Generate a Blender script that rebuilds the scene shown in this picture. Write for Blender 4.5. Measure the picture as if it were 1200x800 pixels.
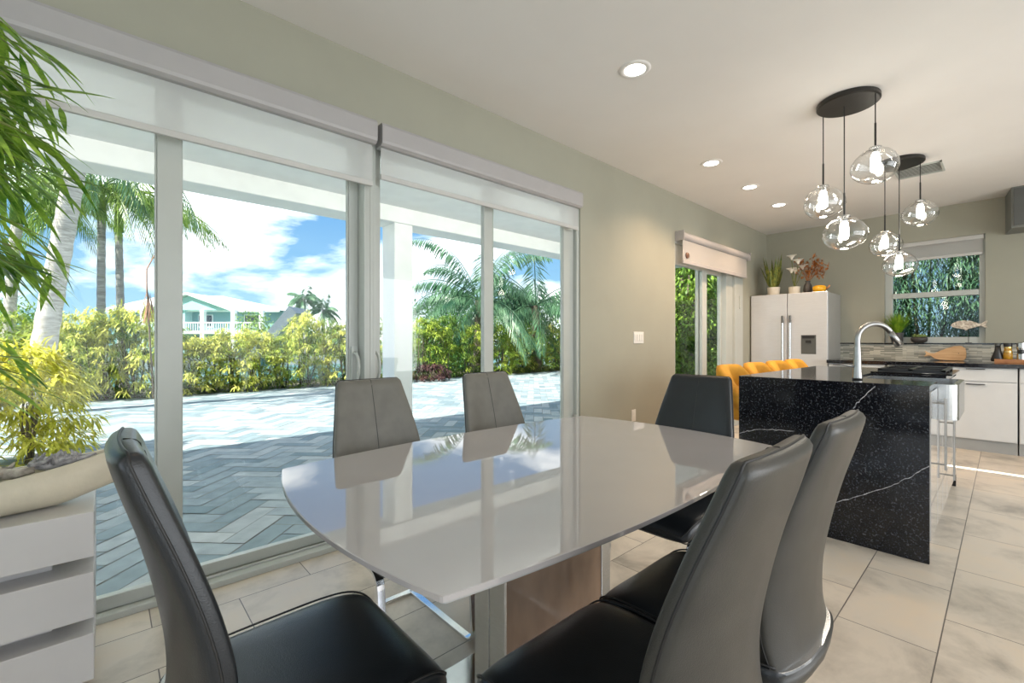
import bpy, math, random
from mathutils import Vector, Matrix
for o in list(bpy.data.objects): bpy.data.objects.remove(o)
S = bpy.context.scene
C = S.collection
PI = math.pi

# ------------------------------------------------------------------ camera
FPX = 524.0; CAMZ = 1.15
YAW = math.atan2(578.0, FPX)                 # angle of the room's long wall (+X) right of the view axis
c0, s0 = math.cos(YAW), math.sin(YAW)
cd = bpy.data.cameras.new('camera'); cam = bpy.data.objects.new('camera', cd); C.objects.link(cam)
cd.sensor_width = 36.0; cd.lens = 36.0 * FPX / 1200.0; cd.clip_start = 0.02; cd.clip_end = 600
cam.location = (0, 0, CAMZ)
cam.rotation_euler = (PI/2, 0, YAW - PI/2)
S.camera = cam
S.view_settings.view_transform = 'Standard'; S.view_settings.look = 'None'
S.view_settings.exposure = 0.2; S.view_settings.gamma = 1.0; S.view_settings.use_curve_mapping = False

def at(u, v, k):
    """world point seen at photo pixel u,v at depth k (metres along the view axis)"""
    t = (u-600)/FPX; w = (400-v)/FPX
    return Vector(((c0+s0*t)*k, (s0-c0*t)*k, CAMZ+w*k))

# ------------------------------------------------------------------ world
W = bpy.data.worlds.new('sky'); S.world = W; W.use_nodes = True
nt = W.node_tree; nt.nodes.clear()
def N(nt, t, **kw):
    n = nt.nodes.new(t)
    for k, v in kw.items(): setattr(n, k, v)
    return n
L = nt.links.new
out = N(nt, 'ShaderNodeOutputWorld'); bg = N(nt, 'ShaderNodeBackground')
tc = N(nt, 'ShaderNodeTexCoord'); sep = N(nt, 'ShaderNodeSeparateXYZ'); L(tc.outputs['Generated'], sep.inputs[0])
grad = N(nt, 'ShaderNodeValToRGB'); L(sep.outputs['Z'], grad.inputs[0])
e = grad.color_ramp.elements
e[0].position = 0.0; e[0].color = (0.42, 0.66, 0.84, 1)
e[1].position = 0.5; e[1].color = (0.09, 0.27, 0.62, 1)
q = grad.color_ramp.elements.new(0.10); q.color = (0.30, 0.55, 0.78, 1)
q = grad.color_ramp.elements.new(0.28); q.color = (0.15, 0.37, 0.70, 1)
mp = N(nt, 'ShaderNodeMapping'); mp.inputs['Scale'].default_value = (1.0, 1.0, 2.6); mp.inputs['Location'].default_value = (3.1, 1.4, 0.35)
L(tc.outputs['Generated'], mp.inputs[0])
nz = N(nt, 'ShaderNodeTexNoise'); nz.inputs['Scale'].default_value = 2.1; nz.inputs['Detail'].default_value = 9; nz.inputs['Roughness'].default_value = 0.55
nz.inputs['Distortion'].default_value = 0.3
L(mp.outputs[0], nz.inputs['Vector'])
cr = N(nt, 'ShaderNodeValToRGB'); cr.color_ramp.elements[0].position = 0.47; cr.color_ramp.elements[1].position = 0.60
cr.color_ramp.elements[0].color = (0, 0, 0, 1); cr.color_ramp.elements[1].color = (1, 1, 1, 1)
L(nz.outputs['Fac'], cr.inputs[0])
mx = N(nt, 'ShaderNodeMix', data_type='RGBA'); L(cr.outputs[0], mx.inputs[0]); L(grad.outputs[0], mx.inputs[6]); mx.inputs[7].default_value = (1.9, 1.92, 1.97, 1)
L(mx.outputs[2], bg.inputs['Color']); bg.inputs['Strength'].default_value = 1.2
L(bg.outputs[0], out.inputs[0])

# ------------------------------------------------------------------ lights
def light(name, typ, loc, energy, color=(1,1,1), aim=None, **kw):
    d = bpy.data.lights.new(name, typ); d.energy = energy; d.color = color
    for k, v in kw.items(): setattr(d, k, v)
    o = bpy.data.objects.new(name, d); C.objects.link(o); o.location = loc
    if aim is not None:
        o.rotation_euler = Vector(aim).to_track_quat('-Z', 'Y').to_euler()
    return o
light('sun', 'SUN', (-10, -5, 20), 10.5, (1.0, 0.95, 0.86), aim=(0.72, 0.12, -0.80), angle=0.009)
# added fill lamps at the big openings of the unseen walls behind the camera
light('fill_right_opening', 'AREA', (1.2, -3.62, 1.45), 80, (1.0, 0.985, 0.96), aim=(0, 1, 0.0), shape='RECTANGLE', size=5.0, size_y=2.3)
light('fill_kitchen_opening', 'AREA', (4.7, -3.75, 1.5), 78, (1.0, 0.98, 0.96), aim=(0.1, 1, 0.05), shape='RECTANGLE', size=1.0, size_y=2.0)
# added spot through a slit in the unseen side wall: makes the floor streak
light('floor_streak_spot', 'SPOT', (5.79, -9.5, 6.2), 60000, (1.0, 0.97, 0.9), aim=(0, 6.0, -3.95), spot_size=0.1, spot_blend=0.1, shadow_soft_size=0.03)
# added fill lamps, unseen above the glass, that brighten the porch
light('porch_fill', 'AREA', (-2.2, 2.78, 2.51), 70, (1.0, 0.98, 0.95), aim=(0, 1, 1.5), shape='RECTANGLE', size=5.5, size_y=0.16)
light('porch_fill', 'AREA', (4.2, 2.78, 2.51), 80, (1.0, 0.98, 0.95), aim=(0, 1, 1.5), shape='RECTANGLE', size=6.0, size_y=0.16)
light('fill_rear_opening', 'AREA', (-3.12, -0.6, 1.45), 25, (0.98, 0.98, 1.0), aim=(1, 0, 0.0), shape='RECTANGLE', size=4.0, size_y=2.3)  # added fill lamp at the unseen rear wall's opening

# ------------------------------------------------------------------ materials
def mat(name, col, rough=0.5, metal=0.0, spec=0.5, coat=0.0, noise=0.0, nscale=8.0, bump=0.0, bscale=60.0, emit=None, estr=0.0, coat_rough=0.03, col2=None, stretch=None):
    m = bpy.data.materials.new(name); m.use_nodes = True
    t = m.node_tree; b = t.nodes['Principled BSDF']
    b.inputs['Base Color'].default_value = (*col, 1); b.inputs['Roughness'].default_value = rough
    b.inputs['Metallic'].default_value = metal; b.inputs['Specular IOR Level'].default_value = spec
    b.inputs['Coat Weight'].default_value = coat; b.inputs['Coat Roughness'].default_value = coat_rough
    tcn = N(t, 'ShaderNodeTexCoord'); vec = tcn.outputs['Object']
    if stretch:
        mpn = N(t, 'ShaderNodeMapping'); mpn.inputs['Scale'].default_value = stretch; t.links.new(vec, mpn.inputs[0]); vec = mpn.outputs[0]
    if noise > 0 or col2:
        n = N(t, 'ShaderNodeTexNoise'); n.inputs['Scale'].default_value = nscale; n.inputs['Detail'].default_value = 4
        t.links.new(vec, n.inputs['Vector'])
        r = N(t, 'ShaderNodeValToRGB'); r.color_ramp.elements[0].position = 0.35; r.color_ramp.elements[1].position = 0.65
        if col2: a, bb = col, col2
        else:
            a = tuple(x*(1-noise) for x in col); bb = tuple(min(1, x*(1+noise)) for x in col)
        r.color_ramp.elements[0].color = (*a, 1); r.color_ramp.elements[1].color = (*bb, 1)
        t.links.new(n.outputs['Fac'], r.inputs[0]); t.links.new(r.outputs[0], b.inputs['Base Color'])
    if bump > 0:
        n2 = N(t, 'ShaderNodeTexNoise'); n2.inputs['Scale'].default_value = bscale; n2.inputs['Detail'].default_value = 3
        t.links.new(vec, n2.inputs['Vector'])
        bp = N(t, 'ShaderNodeBump'); bp.inputs['Strength'].default_value = bump; bp.inputs['Distance'].default_value = 0.002
        t.links.new(n2.outputs['Fac'], bp.inputs['Height']); t.links.new(bp.outputs[0], b.inputs['Normal'])
    if emit:
        b.inputs['Emission Color'].default_value = (*emit, 1); b.inputs['Emission Strength'].default_value = estr
    return m

def leafmat(name, a, b_, nscale=3.0, trans=0.35, rough=0.45):
    m = bpy.data.materials.new(name); m.use_nodes = True; t = m.node_tree; t.nodes.clear()
    o = N(t, 'ShaderNodeOutputMaterial'); tcn = N(t, 'ShaderNodeTexCoord')
    n = N(t, 'ShaderNodeTexNoise'); n.inputs['Scale'].default_value = nscale; n.inputs['Detail'].default_value = 6; n.inputs['Roughness'].default_value = 0.75
    t.links.new(tcn.outputs['Object'], n.inputs['Vector'])
    r = N(t, 'ShaderNodeValToRGB'); r.color_ramp.elements[0].position = 0.38; r.color_ramp.elements[1].position = 0.62
    r.color_ramp.elements[0].color = (*a, 1); r.color_ramp.elements[1].color = (*b_, 1)
    t.links.new(n.outputs['Fac'], r.inputs[0])
    p = N(t, 'ShaderNodeBsdfPrincipled'); p.inputs['Roughness'].default_value = rough; p.inputs['Specular IOR Level'].default_value = 0.35
    tr = N(t, 'ShaderNodeBsdfTranslucent'); mxs = N(t, 'ShaderNodeMixShader'); mxs.inputs[0].default_value = trans
    t.links.new(r.outputs[0], p.inputs['Base Color']); t.links.new(r.outputs[0], tr.inputs['Color'])
    t.links.new(p.outputs[0], mxs.inputs[1]); t.links.new(tr.outputs[0], mxs.inputs[2]); t.links.new(mxs.outputs[0], o.inputs[0])
    return m

def glassmat(name, tint=(1,1,1), base=0.03, edge=0.6, power=4.0, rough=0.0):
    m = bpy.data.materials.new(name); m.use_nodes = True; t = m.node_tree; t.nodes.clear()
    o = N(t, 'ShaderNodeOutputMaterial'); lw = N(t, 'ShaderNodeLayerWeight'); lw.inputs['Blend'].default_value = 0.5
    pw = N(t, 'ShaderNodeMath', operation='POWER'); pw.inputs[1].default_value = power
    t.links.new(lw.outputs['Facing'], pw.inputs[0])
    ma = N(t, 'ShaderNodeMath', operation='MULTIPLY_ADD'); ma.inputs[1].default_value = edge; ma.inputs[2].default_value = base
    t.links.new(pw.outputs[0], ma.inputs[0])
    tr = N(t, 'ShaderNodeBsdfTransparent'); tr.inputs[0].default_value = (*tint, 1)
    gl = N(t, 'ShaderNodeBsdfGlossy'); gl.inputs['Roughness'].default_value = rough
    mxs = N(t, 'ShaderNodeMixShader'); t.links.new(ma.outputs[0], mxs.inputs[0])
    t.links.new(tr.outputs[0], mxs.inputs[1]); t.links.new(gl.outputs[0], mxs.inputs[2]); t.links.new(mxs.outputs[0], o.inputs[0])
    return m

def shademat(name, col, through):
    m = bpy.data.materials.new(name); m.use_nodes = True; t = m.node_tree; t.nodes.clear()
    o = N(t, 'ShaderNodeOutputMaterial')
    tcn = N(t, 'ShaderNodeTexCoord'); wv = N(t, 'ShaderNodeTexNoise'); wv.inputs['Scale'].default_value = 400; t.links.new(tcn.outputs['Object'], wv.inputs['Vector'])
    bp = N(t, 'ShaderNodeBump'); bp.inputs['Strength'].default_value = 0.15; t.links.new(wv.outputs['Fac'], bp.inputs['Height'])
    d = N(t, 'ShaderNodeBsdfDiffuse'); d.inputs[0].default_value = (*col, 1); t.links.new(bp.outputs[0], d.inputs['Normal'])
    tl = N(t, 'ShaderNodeBsdfTranslucent'); tl.inputs[0].default_value = (*col, 1)
    tp = N(t, 'ShaderNodeBsdfTransparent')
    a = N(t, 'ShaderNodeMixShader'); a.inputs[0].default_value = 0.6
    b = N(t, 'ShaderNodeMixShader'); b.inputs[0].default_value = through
    t.links.new(d.outputs[0], a.inputs[1]); t.links.new(tl.outputs[0], a.inputs[2])
    t.links.new(a.outputs[0], b.inputs[1]); t.links.new(tp.outputs[0], b.inputs[2]); t.links.new(b.outputs[0], o.inputs[0])
    return m

def floormat():
    m = bpy.data.materials.new('stone_tile'); m.use_nodes = True; t = m.node_tree; b = t.nodes['Principled BSDF']
    tcn = N(t, 'ShaderNodeTexCoord'); mpn = N(t, 'ShaderNodeMapping')
    mpn.inputs['Location'].default_value = (-1.965 + 0.61*20, -0.168 + 0.305*20, 0)
    t.links.new(tcn.outputs['Object'], mpn.inputs[0])
    br = N(t, 'ShaderNodeTexBrick'); br.offset = 0.5; br.offset_frequency = 2
    br.inputs['Scale'].default_value = 1.0; br.inputs['Brick Width'].default_value = 0.61; br.inputs['Row Height'].default_value = 0.305
    br.inputs['Mortar Size'].default_value = 0.0022; br.inputs['Mortar Smooth'].default_value = 0.1; br.inputs['Bias'].default_value = 0.0
    br.inputs['Color1'].default_value = (0.30, 0.30, 0.30, 1); br.inputs['Color2'].default_value = (0.70, 0.70, 0.70, 1)
    br.inputs['Mortar'].default_value = (0.5, 0.5, 0.5, 1)
    t.links.new(mpn.outputs[0], br.inputs['Vector'])
    # per tile offset of the veining
    comb = N(t, 'ShaderNodeVectorMath', operation='SCALE'); comb.inputs['Scale'].default_value = 37.0; t.links.new(br.outputs['Color'], comb.inputs[0])
    add = N(t, 'ShaderNodeVectorMath', operation='ADD'); t.links.new(tcn.outputs['Object'], add.inputs[0]); t.links.new(comb.outputs[0], add.inputs[1])
    n1 = N(t, 'ShaderNodeTexNoise'); n1.inputs['Scale'].default_value = 2.3; n1.inputs['Detail'].default_value = 9; n1.inputs['Roughness'].default_value = 0.62; n1.inputs['Distortion'].default_value = 0.35
    t.links.new(add.outputs[0], n1.inputs['Vector'])
    r = N(t, 'ShaderNodeValToRGB'); el = r.color_ramp.elements
    el[0].position = 0.33; el[0].color = (0.31, 0.28, 0.235, 1); el[1].position = 0.74; el[1].color = (0.66, 0.56, 0.43, 1)
    x = el.new(0.43); x.color = (0.50, 0.45, 0.375, 1); x = el.new(0.52); x.color = (0.61, 0.55, 0.46, 1)
    t.links.new(n1.outputs['Fac'], r.inputs[0])
    mm = N(t, 'ShaderNodeMix', data_type='RGBA'); t.links.new(br.outputs['Fac'], mm.inputs[0]); t.links.new(r.outputs[0], mm.inputs[6]); mm.inputs[7].default_value = (0.13, 0.115, 0.10, 1)
    t.links.new(mm.outputs[2], b.inputs['Base Color'])
    b.inputs['Roughness'].default_value = 0.28
    bp = N(t, 'ShaderNodeBump'); bp.invert = True; bp.inputs['Strength'].default_value = 0.5; bp.inputs['Distance'].default_value = 0.002
    t.links.new(br.outputs['Fac'], bp.inputs['Height']); t.links.new(bp.outputs[0], b.inputs['Normal'])
    return m

def granitemat():
    m = bpy.data.materials.new('black_granite'); m.use_nodes = True; t = m.node_tree; b = t.nodes['Principled BSDF']
    tcn = N(t, 'ShaderNodeTexCoord')
    n1 = N(t, 'ShaderNodeTexNoise'); n1.inputs['Scale'].default_value = 105; n1.inputs['Detail'].default_value = 6; n1.inputs['Roughness'].default_value = 0.6
    t.links.new(tcn.outputs['Object'], n1.inputs['Vector'])
    r = N(t, 'ShaderNodeValToRGB'); r.color_ramp.elements[0].position = 0.56; r.color_ramp.elements[0].color = (0.006, 0.007, 0.010, 1)
    r.color_ramp.elements[1].position = 0.78; r.color_ramp.elements[1].color = (0.16, 0.17, 0.19, 1)
    t.links.new(n1.outputs['Fac'], r.inputs[0])
    t.links.new(r.outputs[0], b.inputs['Base Color']); b.inputs['Roughness'].default_value = 0.10
    return m

def mosaicmat():
    m = bpy.data.materials.new('mosaic_strips'); m.use_nodes = True; t = m.node_tree; b = t.nodes['Principled BSDF']
    tcn = N(t, 'ShaderNodeTexCoord'); mpn = N(t, 'ShaderNodeMapping'); mpn.inputs['Rotation'].default_value = (0, 0, 0)
    sp = N(t, 'ShaderNodeSeparateXYZ'); cb = N(t, 'ShaderNodeCombineXYZ'); t.links.new(tcn.outputs['Object'], sp.inputs[0])
    t.links.new(sp.outputs['Y'], cb.inputs['X']); t.links.new(sp.outputs['Z'], cb.inputs['Y'])
    br = N(t, 'ShaderNodeTexBrick'); br.offset = 0.37; br.inputs['Scale'].default_value = 1.0; br.inputs['Brick Width'].default_value = 0.11; br.inputs['Row Height'].default_value = 0.0135
    br.inputs['Mortar Size'].default_value = 0.0012
    br.inputs['Color1'].default_value = (0.16, 0.17, 0.14, 1); br.inputs['Color2'].default_value = (0.62, 0.60, 0.50, 1); br.inputs['Mortar'].default_value = (0.30, 0.30, 0.27, 1)
    t.links.new(cb.outputs[0], br.inputs['Vector']); t.links.new(br.outputs['Color'], b.inputs['Base Color']); b.inputs['Roughness'].default_value = 0.22
    return m

M_ = {}
M_['wall'] = mat('wall_paint', (0.335, 0.335, 0.270), 0.55, noise=0.02, nscale=3, bump=0.05, bscale=300)
M_['ceil'] = mat('ceiling_paint', (0.80, 0.79, 0.77), 0.7, noise=0.015, nscale=2)
M_['white'] = mat('white_frame', (0.46, 0.49, 0.46), 0.35, noise=0.02, nscale=6)
M_['porch'] = mat('porch_stucco', (0.86, 0.87, 0.86), 0.7, noise=0.03, nscale=5, bump=0.2, bscale=120)
M_['floor'] = floormat()
M_['glass'] = glassmat('window_glass', (0.97, 0.99, 0.98), 0.012, 0.35, 5.0)
M_['globe'] = glassmat('blown_glass', (0.96, 0.97, 0.97), 0.13, 0.75, 2.0, 0.06)
M_['shade'] = shademat('roller_fabric', (0.86, 0.86, 0.85), 0.42)
M_['shade2'] = shademat('roller_fabric_dense', (0.74, 0.73, 0.71), 0.05)
M_['valance'] = mat('valance_white', (0.38, 0.37, 0.37), 0.4, noise=0.02)
M_['bar'] = mat('hem_bar_grey', (0.52, 0.52, 0.50), 0.4, noise=0.02)
M_['leather'] = mat('charcoal_leather', (0.042, 0.041, 0.036), 0.36, spec=0.55, noise=0.12, nscale=14, bump=0.25, bscale=420)
M_['leather_shaded'] = mat('leather_shaded_tone', (0.014, 0.017, 0.020), 0.30, spec=0.55, noise=0.12, nscale=14, bump=0.25, bscale=420)  # same chair leather, with shade put into its colour
M_['leather_lit'] = mat('leather_lit_tone', (0.135, 0.132, 0.112), 0.40, spec=0.45, noise=0.08, nscale=14, bump=0.25, bscale=420)  # same chair leather, with room light put into its colour
M_['seam'] = mat('seam_leather', (0.018, 0.018, 0.018), 0.45, noise=0.1)
M_['chrome'] = mat('chrome', (0.78, 0.79, 0.80), 0.12, 1.0, noise=0.04, nscale=20)
M_['darksteel'] = mat('faucet_steel', (0.36, 0.36, 0.35), 0.28, 1.0, noise=0.06, nscale=30)
M_['steel'] = mat('brushed_steel', (0.56, 0.57, 0.57), 0.24, 1.0, noise=0.06, nscale=30, stretch=(1, 1, 12))
M_['tabletop'] = mat('back_painted_glass', (0.43, 0.41, 0.405), 0.5, spec=0.0, coat=1.0, coat_rough=0.004, noise=0.01)
M_['tabletop'].node_tree.nodes['Principled BSDF'].inputs['Coat IOR'].default_value = 2.0
M_['glassedge'] = mat('table_glass_edge', (0.36, 0.37, 0.36), 0.15, noise=0.03, coat=0.6)
M_['darkboard'] = mat('dark_subframe', (0.05, 0.048, 0.045), 0.4, noise=0.1)
M_['veneer'] = mat('walnut_veneer', (0.15, 0.09, 0.055), 0.25, col2=(0.30, 0.19, 0.12), nscale=5, coat=0.4, stretch=(1, 1, 0.35))
M_['lacquer'] = mat('white_lacquer', (0.56, 0.55, 0.545), 0.35, noise=0.015)
M_['stoneware'] = mat('cream_stoneware', (0.62, 0.57, 0.45), 0.6, noise=0.07, nscale=9, bump=0.3, bscale=90)
M_['driftwood'] = mat('driftwood', (0.17, 0.15, 0.125), 0.8, col2=(0.50, 0.46, 0.40), nscale=28, bump=0.6, bscale=80)
M_['coral'] = mat('grey_coral', (0.16, 0.155, 0.16), 0.8, col2=(0.42, 0.41, 0.41), nscale=40, bump=0.5, bscale=90)
M_['granite'] = granitemat()
M_['vein'] = mat('quartz_vein', (0.34, 0.34, 0.35), 0.2, noise=0.3, nscale=40)
M_['gtop'] = M_['granite']
M_['cab'] = mat('cabinet_white', (0.60, 0.62, 0.62), 0.30, noise=0.015)
M_['cabgloss'] = mat('cabinet_gloss', (0.58, 0.57, 0.55), 0.06, noise=0.015, coat=1.0)
M_['plinth'] = mat('plinth_grey', (0.33, 0.34, 0.33), 0.4, noise=0.03)
M_['black'] = mat('black_satin', (0.018, 0.018, 0.018), 0.35, noise=0.1)
M_['blackglass'] = mat('black_hob_glass', (0.008, 0.008, 0.008), 0.12, noise=0.1)
M_['canopy'] = mat('canopy_black_metal', (0.035, 0.034, 0.032), 0.35, 0.6, noise=0.1)
M_['fridge'] = mat('pale_steel', (0.62, 0.64, 0.66), 0.30, 0.35, noise=0.02, nscale=10, stretch=(1, 1, 8))
M_['mosaic'] = mosaicmat()
M_['hood'] = mat('hood_grey', (0.085, 0.09, 0.085), 0.35, noise=0.05)
M_['hoodside'] = mat('hood_side_grey', (0.17, 0.18, 0.165), 0.4, noise=0.05)
M_['bulb'] = mat('bulb_glow', (1, 1, 1), 0.4, emit=(1.0, 0.95, 0.88), estr=14, noise=0.01)
M_['downlight'] = mat('downlight_glow', (1, 1, 1), 0.4, emit=(1.0, 0.96, 0.88), estr=9, noise=0.01)
M_['mustard'] = mat('mustard_velvet', (0.62, 0.30, 0.022), 0.75, noise=0.18, nscale=6, bump=0.2, bscale=200)
M_['plastic'] = mat('white_plastic', (0.74, 0.73, 0.68), 0.35, noise=0.01)
M_['wood'] = mat('light_wood', (0.50, 0.29, 0.13), 0.5, col2=(0.64, 0.42, 0.22), nscale=14, stretch=(1, 0.3, 3))
M_['traywood'] = mat('tray_wood', (0.36, 0.15, 0.06), 0.5, col2=(0.50, 0.24, 0.10), nscale=18)
M_['amber'] = mat('amber_oil', (0.50, 0.27, 0.03), 0.1, noise=0.2, nscale=30)
M_['gold'] = mat('gold_band', (0.75, 0.52, 0.18), 0.3, 1.0, noise=0.05)
M_['fish'] = mat('painted_fish', (0.42, 0.34, 0.26), 0.6, col2=(0.80, 0.74, 0.62), nscale=55)
M_['pot'] = mat('pot_cream', (0.66, 0.62, 0.52), 0.6, noise=0.05)
M_['potdark'] = mat('pot_dark', (0.055, 0.05, 0.045), 0.5, noise=0.2, nscale=30)
M_['yellowpot'] = mat('yellow_glaze', (0.80, 0.42, 0.02), 0.25, noise=0.06)
M_['petal'] = mat('white_petal', (0.86, 0.84, 0.76), 0.5, noise=0.04)
M_['dryflower'] = leafmat('dried_orange', (0.30, 0.09, 0.02), (0.60, 0.27, 0.09), 40)
M_['snake'] = leafmat('snake_leaf', (0.05, 0.10, 0.02), (0.26, 0.27, 0.05), 25, 0.1)
M_['grass'] = leafmat('pot_grass', (0.14, 0.34, 0.03), (0.42, 0.58, 0.05), 20, 0.4)
M_['bamboo'] = leafmat('bamboo_leaf', (0.07, 0.20, 0.02), (0.46, 0.68, 0.10), 9, 0.35, 0.35)
M_['bamboocane'] = mat('bamboo_cane', (0.16, 0.20, 0.05), 0.45, noise=0.2)
M_['croton'] = leafmat('yellow_croton', (0.42, 0.44, 0.02), (0.92, 0.84, 0.16), 12, 0.3)
M_['hedge'] = leafmat('hedge_yellow_green', (0.20, 0.30, 0.02), (0.90, 0.84, 0.22), 3.2, 0.3)
M_['hedge2'] = leafmat('hedge_green', (0.10, 0.22, 0.02), (0.58, 0.64, 0.10), 3.2, 0.3)
M_['hedge3'] = leafmat('hedge_deep_green', (0.035, 0.10, 0.015), (0.24, 0.36, 0.06), 3.2, 0.3)
M_['lowhedge'] = leafmat('low_hedge_green', (0.03, 0.09, 0.01), (0.16, 0.27, 0.04), 4, 0.25)
M_['darktree'] = leafmat('dense_tree_leaf', (0.02, 0.08, 0.02), (0.13, 0.30, 0.06), 1.2, 0.25)
M_['midtree'] = leafmat('bright_tree_leaf', (0.06, 0.17, 0.02), (0.30, 0.44, 0.06), 1.4, 0.3)
M_['palmleaf'] = leafmat('palm_leaf', (0.06, 0.15, 0.02), (0.30, 0.42, 0.07), 2.0, 0.3, 0.35)
M_['palmblue'] = leafmat('palm_leaf_blue', (0.035, 0.11, 0.06), (0.16, 0.30, 0.16), 2.0, 0.3, 0.35)
M_['trunk'] = mat('palm_trunk', (0.40, 0.36, 0.31), 0.85, col2=(0.66, 0.62, 0.56), nscale=6, bump=0.6, bscale=20, stretch=(1, 1, 6))
M_['trunkgrey'] = mat('palm_trunk_grey', (0.20, 0.19, 0.18), 0.85, col2=(0.38, 0.37, 0.35), nscale=6, bump=0.6, bscale=20, stretch=(1, 1, 6))
M_['bark'] = mat('bark', (0.14, 0.11, 0.08), 0.9, noise=0.3, nscale=12, bump=0.5, bscale=30)
M_['deadleaf'] = mat('dead_frond', (0.30, 0.16, 0.09), 0.8, noise=0.3, nscale=12)
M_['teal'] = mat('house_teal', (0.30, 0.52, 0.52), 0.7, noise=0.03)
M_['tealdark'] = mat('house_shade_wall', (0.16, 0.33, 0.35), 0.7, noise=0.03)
M_['housewhite'] = mat('house_white', (0.80, 0.84, 0.86), 0.6, noise=0.02)
M_['roofwhite'] = mat('white_metal_roof', (0.82, 0.84, 0.86), 0.4, noise=0.03)
M_['pane'] = mat('house_pane', (0.03, 0.05, 0.07), 0.1, noise=0.2)
M_['boom'] = mat('grey_panel', (0.10, 0.13, 0.15), 0.5, noise=0.15)
M_['ground'] = mat('soil', (0.10, 0.09, 0.05), 0.95, noise=0.3, nscale=3)
M_['seawall'] = mat('seawall', (0.45, 0.44, 0.40), 0.9, noise=0.1)
M_['water'] = mat('canal_water', (0.05, 0.24, 0.26), 0.12, noise=0.15, nscale=0.6, bump=0.8, bscale=4)
M_['vent'] = mat('vent_dark', (0.06, 0.06, 0.06), 0.6, noise=0.1)
M_['copper'] = mat('sensor_brown', (0.16, 0.08, 0.05), 0.3, noise=0.1)

# ------------------------------------------------------------------ mesh builder
class MB:
    def __init__(s): s.v = []; s.f = []; s.c = None
    def box(s, x0, x1, y0, y1, z0, z1, rz=0, piv=None):
        i = len(s.v); p = [Vector((x, y, z)) for z in (z0, z1) for y in (y0, y1) for x in (x0, x1)]
        if rz:
            pc = Vector(piv) if piv else Vector(((x0+x1)/2, (y0+y1)/2, 0)); R = Matrix.Rotation(rz, 3, 'Z')
            p = [R @ (a-pc) + pc for a in p]
        s.v += p; s.f += [(i, i+2, i+3, i+1), (i+4, i+5, i+7, i+6), (i, i+1, i+5, i+4), (i+2, i+6, i+7, i+3), (i, i+4, i+6, i+2), (i+1, i+3, i+7, i+5)]
        return s
    def loft(s, loops, cap0=True, cap1=True, closed=True):
        i = len(s.v); n = len(loops[0])
        for l in loops: s.v += [Vector(p) for p in l]
        for a in range(len(loops)-1):
            for b in range(n if closed else n-1):
                b2 = (b+1) % n
                s.f.append((i+a*n+b, i+a*n+b2, i+(a+1)*n+b2, i+(a+1)*n+b))
        if cap0: s.f.append(tuple(i+b for b in range(n))[::-1])
        if cap1: s.f.append(tuple(i+(len(loops)-1)*n+b for b in range(n)))
        return s
    def tube(s, path, r, n=8, cap=True):
        path = [Vector(p) for p in path]; loops = []
        rr = r if hasattr(r, '__len__') else [r]*len(path)
        prev = None
        for k, p in enumerate(path):
            d = (path[min(k+1, len(path)-1)]-path[max(k-1, 0)]).normalized()
            if prev is None:
                up = Vector((0, 0, 1)) if abs(d.z) < 0.9 else Vector((1, 0, 0)); a = d.cross(up).normalized()
            else:
                a = (prev - d*prev.dot(d)).normalized()
            prev = a; b = d.cross(a)
            loops.append([p+(a*math.cos(2*PI*j/n)+b*math.sin(2*PI*j/n))*rr[k] for j in range(n)])
        return s.loft(loops, cap, cap)
    def bar(s, path, w, t, side):
        """flat bar swept along a planar path; side = width direction"""
        path = [Vector(p) for p in path]; side = Vector(side).normalized(); loops = []
        for k, p in enumerate(path):
            d = (path[min(k+1, len(path)-1)]-path[max(k-1, 0)]).normalized(); n_ = d.cross(side).normalized()
            loops.append([p+side*w/2+n_*t/2, p-side*w/2+n_*t/2, p-side*w/2-n_*t/2, p+side*w/2-n_*t/2])
        return s.loft(loops)
    def lathe(s, prof, n=24, c=(0, 0, 0), cap0=False, cap1=False):
        c = Vector(c)
        return s.loft([[c+Vector((r*math.cos(2*PI*j/n), r*math.sin(2*PI*j/n), z)) for j in range(n)] for r, z in prof], cap0, cap1)
    def prism(s, pts, d0, d1, axis='z'):
        def mk(p, d):
            return {'z': (p[0], p[1], d), 'y': (p[0], d, p[1]), 'x': (d, p[0], p[1])}[axis]
        return s.loft([[mk(p, d0) for p in pts], [mk(p, d1) for p in pts]])
    def ball(s, c, r, n=12, m=8):
        c = Vector(c); r = Vector(r) if hasattr(r, '__len__') else Vector((r, r, r)); L_ = []
        for a in range(1, m):
            th = PI*a/m
            L_.append([c+Vector((r.x*math.sin(th)*math.cos(2*PI*j/n), r.y*math.sin(th)*math.sin(2*PI*j/n), -r.z*math.cos(th))) for j in range(n)])
        return s.loft(L_)
    def leaf(s, p, d, length, width, droop=0.3, segs=3, side=None):
        """narrow pointed leaf starting at p along d, bending down"""
        d = d.normalized(); p = Vector(p)
        sd = side if side is not None else d.cross(Vector((0, 0, 1)))
        if sd.length < 1e-3: sd = Vector((1, 0, 0))
        sd = sd.normalized(); i = len(s.v)
        s.v.append(p.copy()); st = length/segs; cur = p.copy(); dd = d.copy()
        for k in range(1, segs):
            dd = (dd+Vector((0, 0, -droop/segs))).normalized(); cur = cur+dd*st
            w = width/2*math.sin(PI*min(0.96, (k/segs)**0.75))
            s.v += [cur+sd*w, cur-sd*w]
        dd = (dd+Vector((0, 0, -droop/segs))).normalized(); cur = cur+dd*st; s.v.append(cur)
        s.f.append((i, i+1, i+2))
        for k in range(1, segs-1): s.f.append((i+2*k-1, i+2*k+1, i+2*k+2, i+2*k))
        e_ = i+2*(segs-1)+1
        s.f.append((e_-2, e_, e_-1))
        return s

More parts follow.
